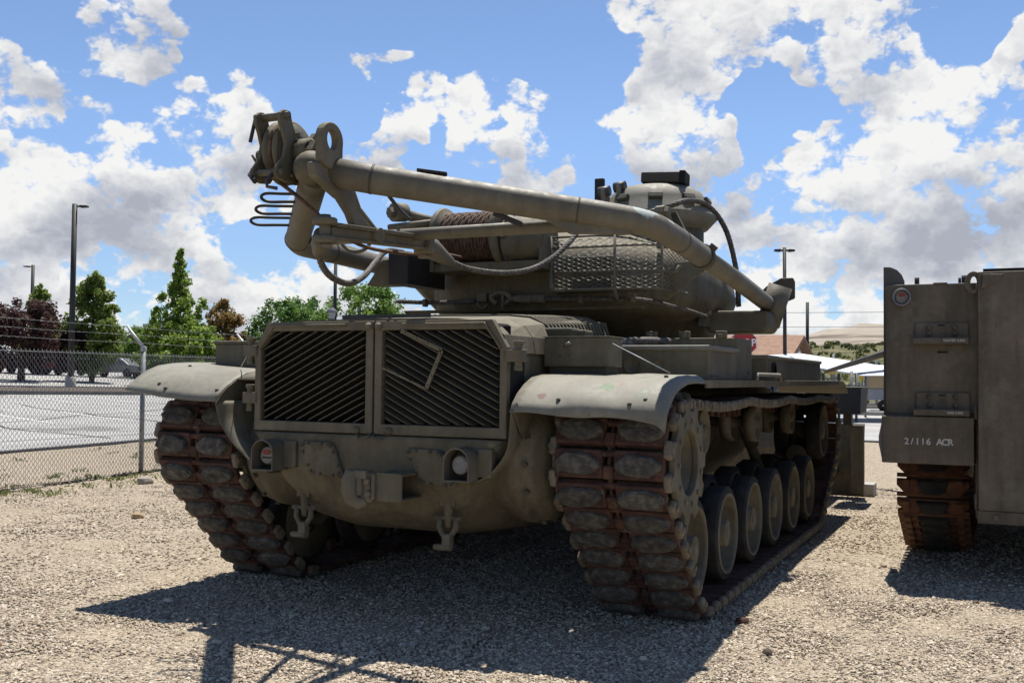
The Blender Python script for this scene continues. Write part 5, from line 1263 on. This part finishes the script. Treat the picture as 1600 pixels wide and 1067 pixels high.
cl = MB(); cl.tube([(1.790, .36, 2.219), (1.793, .41, 2.213)], .076, 28); cl.box((1.85, .385, 2.262), (.04, .045, .05), (0, .7, 0)); cl.build('leg_collar', 'olive_dark', boom)
for (p_, q_, r__) in (((.42, -1.156, 2.512), (.431, -1.151, 2.510), .0800), ((1.40, -.69, 2.356), (1.41, -.686, 2.3545), .0745), ((1.7665, -.04, 2.264), (1.767, -.028, 2.263), .0700), ((-.70, -.285, 2.352), (-.692, -.294, 2.354), .081), ((-.856, .29, 2.348), (-.858, .302, 2.348), .081)):
    MB().tube([p_, q_], r__, 28).build('weld_bead', 'olive_dark', boom)
# cross tube with gusset to the right leg
cb = MB(); cb.tube([(-.70, -.26, 2.345), (1.40, -.68, 2.283)], .036, 18); cb.build('cross_tube', 'boom_paint', boom)
MB().prism([(-.10, .0), (.40, -.055), (.42, -.11), (.10, -.11)], (1.28, -.748, 2.345), (1.54, .73, 0), (0, 0, 1), .05).build('gusset', 'boom_paint', boom, .004)
for (y, x, z) in ((.15, .62, 2.53),):
    MB().box((1.05, -.80, 2.318), (.16, .07, .03), (.1, .40, .3)).build('stop_block', 'lamp_pole', boom, .006)
MB().box((.71, -1.02, 2.552), (.16, .05, .016), (0, .12, .44)).build('wear_strip', 'lamp_pole', boom, .004)
cm = MB(); cm.tube([(1.03, 1.90, 2.74), (1.10, 1.90, 2.745)], .060, 8, smooth=False); cm.tube([(1.00, 1.90, 2.74), (1.03, 1.90, 2.74)], .045, 8, smooth=False); cm.tube([(1.10, 1.90, 2.745), (1.135, 1.90, 2.745)], .050, 6, smooth=False); cm.box((1.07, 1.90, 2.60), (.06, .06, .26)); cm.build('stay_clamp', 'olive', boom, .004)
MB().prism([(1.11, 2.76), (1.16, 2.76), (1.32, 2.44), (1.24, 2.44)], (0, 2.0, 0), (1, 0, 0), (0, 0, 1), .05).build('stay_link', 'olive_dark', boom, .004)
rope(MB(), [(.45, 2.2, 2.76), (.75, 2.30, 2.80), (1.02, 2.35, 2.875), (1.10, 2.5, 2.93), (1.17, 2.75, 2.945), (1.23, 2.95, 2.88), (1.30, 3.0, 2.75), (1.35, 3.02, 2.58), (1.385, 3.05, 2.36), (1.39, 3.1, 2.10)], .022, strands=5).build('boom_stay_rope', 'rope', boom)
# head: sheave, cheek plates, pins, eye, crank and links
PY, PZ = -1.175, 2.685
ck = [(-1.368, 2.86), (-1.33, 2.885), (-1.298, 2.89), (-1.264, 2.864), (-1.252, 2.832), (-1.21, 2.761), (-1.174, 2.698), (-1.172, 2.604), (-1.20, 2.55), (-1.232, 2.513), (-1.309, 2.503), (-1.36, 2.51), (-1.391, 2.53), (-1.381, 2.572), (-1.324, 2.634), (-1.309, 2.706), (-1.333, 2.769), (-1.356, 2.808)]
for x in (-.03, -.185):
    ch_ = MB(); ch_.prism(ck, (x, 0, 0), (0, 1, 0), (0, 0, 1), .022); c = ch_.build('cheek_plate', 'olive', boom, .006)
    for (by_, bz) in ((-1.31, 2.86), (-1.35, 2.55), (-1.215, 2.72), (-1.205, 2.66)):
        b = MB(); b.hexbolt((x+.011, by_, bz), (1, 0, 0), .016, .014); b.build('bolt', 'connector', c)
sv = MB(); sv.lathe([(-.155, .05), (-.155, .165), (-.145, .175), (-.13, .170), (-.115, .145), (-.10, .145), (-.085, .170), (-.07, .175), (-.06, .165), (-.06, .05)], (0, PY, PZ), 'X', 40)
sh = sv.build('sheave', 'olive', boom)
MB().lathe([(-.058, .085), (-.052, .155), (-.048, .155), (-.048, .085)], (0, PY, PZ), 'X', 36).build('sheave_rim', 'olive_dark', sh)
rp = MB(); rp.tube([(-.107, PY+.158*math.cos(a), PZ+.158*math.sin(a)) for a in [R(-70-8*i) for i in range(26)]], .013, 8); rp.build('sheave_rope', 'rope_rust', sh)
for (py_, pz_) in ((-1.31, 2.86), (-1.35, 2.55)): MB().tube([(-.215, py_, pz_), (.0, py_, pz_)], .018, 12).build('spacer_pin', 'boom_paint', boom)
MB().tube([(-.28, PY, PZ), (.04, PY, PZ)], .040, 16).build('sheave_pin', 'olive', boom)
co = MB(); co.lathe([(-.018, .05), (-.015, .074), (.055, .074), (.06, .064)], (0, PY-.01, PZ-.005), 'X', 24); co.tube([(.058, PY-.01, PZ-.005), (.105, PY-.01, PZ-.005)], .060, 6, smooth=False); co.tube([(.105, PY-.01, PZ-.005), (.135, PY-.01, PZ-.005)], .030, 10); co.sphere((.10, -1.245, 2.575), .095, 20); co.build('pin_collar', 'olive', boom)
pe = MB(); pe.lathe([(-.30, 0), (-.30, .035), (-.21, .035)], (0, PY, PZ), 'X', 14); pe.tube([(-.29, PY-.03, PZ-.05), (-.31, PY-.05, PZ)], .008, 6); pe.build('pin_end', 'olive', boom)
MB().tube([(-.205, -1.33, 2.86), (-.215, -1.36, 2.72)], .010, 8).build('retaining_rod', 'lamp_pole', boom)
MB().tube([(-.215, -1.36, 2.545), (-.13, -1.42, 2.49)], .012, 8).build('retaining_rod', 'lamp_pole', boom)
ey = MB(); no = 24; cyc, czc = -1.310, 2.700
outer = [(cyc+.098*math.cos(2*math.pi*i/no), czc+.092*math.sin(2*math.pi*i/no)) for i in range(no)]; inner = [(cyc+.046*math.cos(2*math.pi*i/no), czc+.052*math.sin(2*math.pi*i/no)) for i in range(no)]
outer = [(y, z) if z > czc-.03 else (y*1.0+(.012 if y > cyc else -.012)*min(1, (czc-z)/.06), z-.06) for y, z in outer]
ey.ring(outer, inner, (.26, 0, 0), (0, 1, 0), (0, 0, 1), .045); ey.build('lifting_eye', 'olive', boom, .008)
for k, (lx, ly, lz) in enumerate(((-.11, -.97, 2.475), (-.27, -.785, 2.443), (-.43, -.60, 2.41))):
    d = Vector((-.906, -.424, 0)); a = Vector((lx, ly, lz))+d*.05; d = d*(.21+.02*k); wv = Vector((.012, -.026, .018)); lp = MB()
    lp.tube(smoothpath([a+wv, a+wv+d*.45, a+wv+d*.9, a+d*1.05, a-wv+d*.9, a-wv+d*.45, a-wv], 5), .009, 8); lp.build('guide_loop', 'lamp_pole', boom)
for (y_, z_) in ((-1.30, 2.845), (-1.22, 2.775), (-1.20, 2.62), (-1.26, 2.545)):
    MB().tube([(-.205, y_, z_), (.0, y_, z_)], .010, 8).build('tie_bolt', 'connector', boom)
MB().prism([(-1.12, 2.80), (-1.02, 2.74), (-1.0, 2.62), (-1.06, 2.56), (-1.18, 2.60), (-1.20, 2.70)], (.02, 0, 0), (0, 1, 0), (0, 0, 1), .03).build('head_gusset', 'olive', boom, .006)
MB().prism([(-1.30, 2.60), (-1.16, 2.60), (-1.08, 2.50), (-1.16, 2.42), (-1.28, 2.46)], (.20, 0, 0), (0, 1, 0), (0, 0, 1), .025).build('head_gusset', 'olive', boom, .006)
MB().tube([(-.05, -1.36, 2.545), (-.07, -1.40, 2.50), (-.05, -1.42, 2.46), (.0, -1.40, 2.45)], .010, 8).build('hook_pin', 'steel_dark', boom)
for k_ in range(6):
    a_ = 2*math.pi*k_/6; b = MB(); b.hexbolt((.055, PY-.01+.055*math.cos(a_), PZ-.005+.055*math.sin(a_)), (1, 0, 0), .010, .014); b.build('bolt', 'connector', boom)
# bell crank casting
bp_ = [(-1.445, 2.564), (-1.35, 2.576), (-1.216, 2.53), (-1.082, 2.477), (-1.017, 2.373), (-.901, 2.312), (-.807, 2.274), (-.833, 2.231), (-.95, 2.217), (-1.027, 2.249), (-1.10, 2.345), (-1.20, 2.42), (-1.32, 2.46), (-1.42, 2.49)]
bc = MB(); bc.prism(bp_, (.235, 0, 0), (0, 1, 0), (0, 0, 1), .05); crank = bc.build('bell_crank', 'boom_paint', boom, .012)
bw = MB(); bw.tube([(.235, -1.36, 2.59), (.235, -1.20, 2.545), (.235, -1.07, 2.485), (.235, -1.00, 2.385), (.235, -.82, 2.285)], .022, 8); bw.build('crank_rib', 'boom_paint', crank)
MB().tube([(.17, -.875, 2.258), (.31, -.875, 2.258)], .040, 16).build('crank_pin', 'olive', crank)
# long link bar with rounded ends, clevis and rope socket
lk = MB(); LA, LB = Vector((.255, -1.33, 2.228)), Vector((.255, -.30, 2.285)); lt = (LB-LA).normalized()
def lbox(f0_, f1_, w_, z0_, z1_):
    a, b = LA.lerp(LB, f0_), LA.lerp(LB, f1_); q = []
    for p in (a, b): q.append([p+Vector((sx_*w_/2, 0, z_)) for sx_, z_ in ((-1, z0_), (1, z0_), (1, z1_), (-1, z1_))])
    lk.loft(q, smooth=False)
lbox(.05, .43, .085, .020, .042); lbox(.50, .95, .085, .020, .042); lbox(.03, .97, .045, -.030, .020); lbox(.05, .95, .075, -.042, -.030)
lnk = lk.build('link_bar', 'olive', boom, .004)
for (f_, nm) in ((.0, 'link_eye'), (1.0, 'link_eye')):
    c_ = LA.lerp(LB, f_)
    e_ = MB()
    for dz in (.045, -.050): e_.lathe([(dz-.018, 0), (dz-.018, .058), (dz-.012, .064), (dz+.012, .064), (dz+.018, .058), (dz+.018, 0)], c_, 'Z', 22)
    e_.build('link_eye', 'olive', lnk)
    MB().tube([c_+Vector((0, 0, -.085)), c_+Vector((0, 0, .08))], .030, 14).build('link_pin', 'boom_paint', lnk)
    MB().tube([c_+Vector((0, 0, -.092)), c_+Vector((0, 0, -.076))], .040, 8, smooth=False).build('pin_head', 'connector', lnk)
ss = MB(); ss.tube([(.255, -.34, 2.275), (.255, -.22, 2.262), (.255, -.12, 2.238), (.262, .02, 2.205)], [.062, .066, .052, .030], 16); ss.build('rope_socket', 'boom_paint', lnk)
s2 = MB(); s2.tube([(.25, -1.33, 2.20), (.20, -1.29, 2.165), (.134, -1.217, 2.128)], [.055, .05, .03], 14); s2.build('rope_socket', 'boom_paint', lnk)
rope(MB(), [(.262, .0, 2.207), (.32, .18, 2.17), (.42, .42, 2.165), (.52, .66, 2.205), (.60, .86, 2.30), (.66, 1.02, 2.42), (.68, 1.15, 2.52)], .019).build('pendant_rope', 'rope', boom)
rope(MB(), [(.134, -1.217, 2.128), (.096, -1.115, 2.061), (.023, -.92, 2.025), (-.109, -.564, 2.027), (-.244, -.199, 2.107), (-.375, .154, 2.246), (-.50, .488, 2.358), (-.62, .90, 2.40)], .019).build('pendant_rope', 'rope', boom)
MB().tube(smoothpath([(-.107, -1.24, 2.515), (.02, -1.22, 2.42), (.16, -1.10, 2.27), (.19, -.85, 2.20), (.10, -.2, 2.235), (-.1, .6, 2.33), (-.2, 1.10, 2.36)], 6), .011, 8).build('hoist_rope', 'rope_rust', boom)
MB().tube(smoothpath([(.46, -1.10, 2.47), (.20, -.5, 2.46), (-.30, .45, 2.57), (-.62, 1.0, 2.66)], 5), .011, 8).build('hydraulic_hose', 'lamp_pole', boom)
MB().tube(smoothpath([(-.72, .25, 2.39), (-.66, .26, 2.34), (-.58, .27, 2.335), (-.52, .28, 2.37), (-.515, .28, 2.43)], 5), .014, 8).build('rope_hook', 'boom_paint', boom)

# ================================================================ personnel carrier on the right
AX0, AY = 2.60, 2.80
APC = thing('personnel_carrier', 'dark olive boxy tracked personnel carrier cut off by the right edge, marked 2/116 ACR', 'carrier', (3.95, 5.2, 0))
XR = 5.29
MB().loft([[Vector((x, y, z)) for x, z in ((AX0, 1.20), (XR, 1.20), (XR, 2.225), (AX0, 2.225))] for y in (AY, AY+4.1)]+[[Vector((x, AY+4.75, z)) for x, z in ((AX0, 1.20), (XR, 1.20), (XR, 1.45), (AX0, 1.45))]], smooth=False).build('hull', 'apc_paint', APC, .012)
MB().bounds(3.24, 4.65, AY+.02, AY+4.4, .45, 1.22).build('lower_hull', 'apc_paint', APC, .01)
ramp = MB().bounds(3.262, 4.63, AY-.14, AY-.003, .535, 2.292).build('rear_ramp', 'apc_paint', APC, .010)
MB().bounds(3.255, 4.64, AY-.13, AY+.01, .44, .533).build('ramp_sill', 'apc_paint', ramp, .006)
MB().bounds(3.36, 3.40, AY-.16, AY-.14, .465, .51).build('sill_lug', 'apc_paint', ramp, .006)
MB().bounds(3.30, 4.60, AY-.12, AY+.05, 2.295, 2.315).build('ramp_seal', 'black', ramp)
MB().bounds(3.27, 3.36, AY-.15, AY-.139, 2.262, 2.272).build('ramp_tab', 'apc_paint', ramp, .003)
MB().lathe([(0, .045), (.008, .043), (.010, 0)], (3.70, AY-.14, 1.68), 'Y', 20, flip=-1).build('ramp_plug', 'apc_paint', ramp)
hg = MB(); no = 20
ho = [(3.235+.062*math.cos(2*math.pi*i/no), 2.215+.085*math.sin(2*math.pi*i/no)) for i in range(no)]; hi_ = [(3.235+.022*math.cos(2*math.pi*i/no), 2.215+.050*math.sin(2*math.pi*i/no)) for i in range(no)]
hg.ring(ho, hi_, (0, AY-.085, 0), (1, 0, 0), (0, 0, 1), .05); hg.prism([(3.285, 2.16), (3.40, 2.22), (3.44, 2.27), (3.30, 2.275)], (0, AY-.15, 0), (1, 0, 0), (0, 0, 1), .02); hg.build('ramp_hook', 'apc_paint', APC, .006)
# tail lamp let into the corner
MB().lathe([(0, .068), (-.045, .068), (-.045, .056), (-.004, .056), (-.004, 0)], (2.725, AY+.002, 2.125), 'Y', 28).build('lamp_ring', 'galv', APC)
lp = MB().lathe([(-.012, 0), (-.012, .040), (-.005, .048)], (2.725, AY, 2.125), 'Y', 24).build('tail_lamp', 'stucco', APC)
e = MB(); e.prism([(.028*math.cos(2*math.pi*i/16), .014*math.sin(2*math.pi*i/16)) for i in range(16)], (2.728, AY-.014, 2.143), (1, 0, 0), (0, 0, 1), .006); e.build('red_lens', 'red_lens', lp)
MB().bounds(2.70, 2.755, AY-.016, AY-.011, 2.108, 2.116).build('lens_strip', 'grey_board', lp)
# can brackets with stencilled shelves
def can_rack(z0, z1, txt, x0=2.82, x1=3.20):
    b = MB().bounds(x0, x1, AY-.02, AY-.002, z0, z1).build('can_bracket', 'apc_paint', APC, .008)
    MB().bounds(x0-.012, x1, AY-.10, AY-.019, z0-.002, z0+.012).build('shelf', 'apc_paint', b, .003)
    fr_ = MB().bounds(x0-.012, x1, AY-.108, AY-.096, z0-.004, z0+.042).build('shelf_lip', 'apc_paint', b, .004)
    for bx in (x0+.10, x1-.10):
        for bz in (z1-.035, z0+.075):
            q = MB(); q.lathe([(0, .022), (-.008, .022), (-.010, .012), (-.014, .010), (-.014, 0)], (bx, AY-.02, bz), 'Y', 12); q.build('bolt', 'apc_paint', b)
    MB().bounds((x0+x1)/2-.028, (x0+x1)/2+.022, AY-.022, AY-.0195, z1-.026, z1-.016).build('strap_slot', 'black', b)
    text_mesh(txt, .026, 'stencil', Matrix(((1, 0, 0, x1-.10), (0, 0, -1, AY-.1095), (0, 1, 0, z0+.020), (0, 0, 0, 1))), b, 'stencil', .0006)
can_rack(1.765, 1.925, 'WATER CAN'); can_rack(1.225, 1.395, 'GAS CAN', 2.825, 3.205)
MB().bounds(2.98, 3.05, AY-.012, AY-.001, 1.695, 1.705).build('strap_loop', 'black', APC)
# rear box over the track with the unit marking
bx = MB().bounds(2.585, 3.235, AY-.10, AY+.40, .855, 1.212).build('fender_box', 'apc_paint', APC, .008)
for k_, ch_ in enumerate('2/116 ACR'):
    if ch_ != ' ': text_mesh(ch_, .068, 'marking_character', Matrix(((.98, 0, 0, 2.765+.0385*k_), (0, 0, -1, AY-.1025), (0, 1, 0, 1.022), (0, 0, 0, 1))), bx, 'stencil', .0008)
gd = MB(); gd.loft([[Vector((AX0-.018, y, z)) for y, z in ()] or [Vector((2.545+.03*abs(t), AY+.02+.5*k, .87+.30*(t+1)/2)) for t in (-1, -.6, -.2, .2, .6, 1)]+[Vector((2.60, AY+.02+.5*k, .87+.30*(t+1)/2)) for t in (1, .6, .2, -.2, -.6, -1)] for k in (0, 1)], smooth=True); gd.build('side_guard', 'concrete', APC)
# roof fittings
fn = MB(); fn.prism([(0, -1.1), (0, .135), (.05, .133), (.10, .11), (.135, .07), (.155, .02), (.155, -.02), (.02, -.02), (.02, -1.1)], (2.585, AY+.06, 2.235), (1, 0, 0), (0, 0, 1), .012); fn.build('trim_vane', 'gun_grey', APC, .003)
for x, h_ in ((2.83, .055), (3.135, .045), (3.165, .062)):
    MB().tube([(x, AY+.06, 2.22), (x, AY+.06, 2.225+h_)], .018 if h_ > .05 else .011, 10).build('aerial_base', 'lamp_pole', APC)
MB().bounds(2.95, 3.05, AY-.012, AY+.05, 2.218, 2.232).build('lift_tab', 'apc_paint', APC, .003)
MB().bounds(3.4, 4.8, AY+1.2, AY+2.6, 2.225, 2.30).build('cargo_hatch', 'apc_paint', APC, .02)
# weld seams, ramp hinge and wear on the rear plate
for (a_, b_) in (((3.256, AY-.004, 1.22), (3.256, AY-.004, 2.21)), ((2.61, AY-.003, 1.235), (3.24, AY-.003, 1.235)), ((2.612, AY-.003, 1.25), (2.612, AY-.003, 2.20))):
    MB().tube([Vector(a_).lerp(Vector(b_), i/14)+Vector((.0015*math.sin(i*2.1), 0, .0015*math.cos(i*1.7))) for i in range(15)], .006, 6).build('weld_seam', 'apc_paint', APC)
for k_ in range(5):
    b = MB(); b.hexbolt((3.30, AY-.14, .66+.36*k_), (0, -1, 0), .013, .012); b.build('bolt', 'apc_paint', ramp)
for z_ in (.60, 1.25): MB().tube([(3.247, AY-.07, z_-.05), (3.247, AY-.07, z_+.05)], .014, 10).build('ramp_hinge', 'apc_paint', ramp)
for x_ in (2.64, 3.18):
    for z_ in (.90, 1.17): b = MB(); b.hexbolt((x_, AY-.10, z_), (0, -1, 0), .009, .008); b.build('bolt', 'apc_paint', bx)
# running gear
AZS, ASY = .60, AY+.75
def apc_path():
    pts = []
    for cy, cz, r_ in ((ASY+.0, .62, .27), (ASY+.62, .36, .31), (ASY+3.2, .36, .31), (ASY+3.9, .62, .27)):
        for i in range(360): pts.append((cy+r_*math.cos(R(i)), cz+r_*math.sin(R(i))))
    pts = sorted(set(pts))
    def half(p):
        h = []
        for q in p:
            while len(h) >= 2 and (h[-1][0]-h[-2][0])*(q[1]-h[-2][1])-(h[-1][1]-h[-2][1])*(q[0]-h[-2][0]) <= 0: h.pop()
            h.append(q)
        return h
    a = half(pts); b = half(pts[::-1]); return a[:-1]+b[:-1]
AP = apc_path(); AL = sum(math.dist(AP[i], AP[(i+1) % len(AP)]) for i in range(len(AP))); NA = round(AL/.152); APT = AL/NA
def ap_at(s):
    s %= AL; i = 0; acc = 0
    while True:
        d = math.dist(AP[i], AP[(i+1) % len(AP)])
        if acc+d >= s: f = (s-acc)/d; a, b = AP[i], AP[(i+1) % len(AP)]; return a[0]+(b[0]-a[0])*f, a[1]+(b[1]-a[1])*f
        acc += d; i += 1
sb = MB()
tri = [(-.27, -.05), (-.27, -.02), (-.20, .055), (-.08, .055), (-.05, .03), (.05, .03), (.08, .055), (.20, .055), (.27, -.02), (.27, -.05)]
sb.prism(tri, (0, 0, .012), (1, 0, 0), (0, 1, 0), .020)
for yy in (-.055, .055): sb.tube([(-.27, yy, 0), (.27, yy, 0)], .018, 8)
sb.box((.20, -.02, .03), (.05, .09, .03)); sb.box((-.20, -.02, .03), (.05, .09, .03)); sb.box((0, .05, .032), (.20, .03, .035)); sb.box((0, 0, -.06), (.05, .07, .10), taper=.5)
ASH = shared(sb, 'carrier_shoe', 'rust_orange')
pd = MB(); pd.loft([[Vector((x*k, y*k, z)) for x, y in ((-.12, -.062), (.12, -.062), (.085, .035), (.05, .05), (-.05, .05), (-.085, .035))] for k, z in ((1, .02), (1, .05), (.88, .060))], smooth=False); APD = shared(pd, 'carrier_pad', 'rubber')
for xc in (2.915, 4.97):
    rail = MB().tube([(xc, *ap_at(i*AL/90)) for i in range(90)], .010, 5, closed=True).build('track', 'rust_orange', APC)
    for i in range(NA):
        y, z = ap_at(i*APT); y2, z2 = ap_at(i*APT+.02); y1, z1 = ap_at(i*APT-.02); t = Vector((0, y2-y1, z2-z1)).normalized(); nrm = Vector((0, t.z, -t.y))
        M = Matrix(((1, 0, 0, xc), (0, t.y, nrm.y, y), (0, t.z, nrm.z, z), (0, 0, 0, 1)))
        link('track_shoe', ASH, M, rail); link('rubber_pad', APD, M, rail)
    for k in range(5):
        y = ASY+.62+.645*k; wl = MB(); wl.lathe([(-.12, .05), (-.12, .24), (0, .24), (-.04, .20), (-.05, .06), (-.02, .05), (0, 0)], (xc+.17*(1 if xc > 4 else -1), y, .36), 'X', 28, flip=1 if xc > 4 else -1); w = wl.build('road_wheel', 'apc_paint', APC)
        MB().lathe([(-.12, .24), (-.115, .30), (-.005, .30), (0, .24)], (xc+.17*(1 if xc > 4 else -1), y, .36), 'X', 28, flip=1 if xc > 4 else -1).build('tyre', 'rubber', w)
    for y in (ASY, ASY+3.9): MB().lathe([(-.2, .03), (-.2, .24), (.2, .24), (.2, .03)], (xc, y, .62), 'X', 24).build('idler_wheel', 'apc_paint', APC)

# ================================================================ howitzer barrel showing between the two vehicles
GUN = thing('field_gun', 'grey field gun whose long barrel slants down to the left behind the carrier', 'gun', (2.9, 9.8, 0))
g = MB(); A = Vector((.98, 10.72, 1.605)); B = Vector((2.30, 9.70, 1.98)); g.tube([A, A.lerp(B, .05), A.lerp(B, .5), B], [.030, .030, .046, .062], 16); gb = g.build('barrel', 'gun_grey', GUN)
MB().tube([B, B.lerp(A, -.5)], [.10, .12], 16).build('recoil_cradle', 'gun_grey', GUN)
sh_ = MB(); sh_.prism([(-.16, -.14), (-.10, -.22), (.12, -.22), (.2, .2), (-.05, .25), (-.14, .08)], (2.29, 9.72, 2.04), (1, .2, 0), (0, 0, 1), .05); sh_.build('gun_shield', 'trim_blue', GUN, .006)
MB().tube([(2.16, 9.6, 2.30), (2.45, 9.6, 2.305)], .014, 8).build('sight_bar', 'lamp_pole', GUN)
for x in (2.95, 3.9):
    wl = MB().lathe([(-.1, .15), (-.1, .42), (.1, .42), (.1, .15), (.05, .1), (.05, 0)], (x, 9.9, .42), 'X', 28).build('wheel', 'rubber', GUN); MB().lathe([(-.09, .0), (-.09, .20), (.09, .20), (.09, 0)], (x, 9.9, .42), 'X', 20).build('rim', 'gun_grey', wl)
MB().tube([(2.95, 9.9, .42), (3.9, 9.9, .42)], .06, 10).build('axle', 'gun_grey', GUN)
MB().prism([(9.8, .4), (10.0, .4), (9.75, 2.0), (9.60, 2.0)], (3.1, 0, 0), (0, 1, 0), (0, 0, 1), .10).build('carriage', 'gun_grey', GUN)
MB().tube([(3.1, 9.7, .5), (3.3, 12.5, .05)], .07, 10).build('trail', 'gun_grey', GUN)

S.render.engine = 'CYCLES'
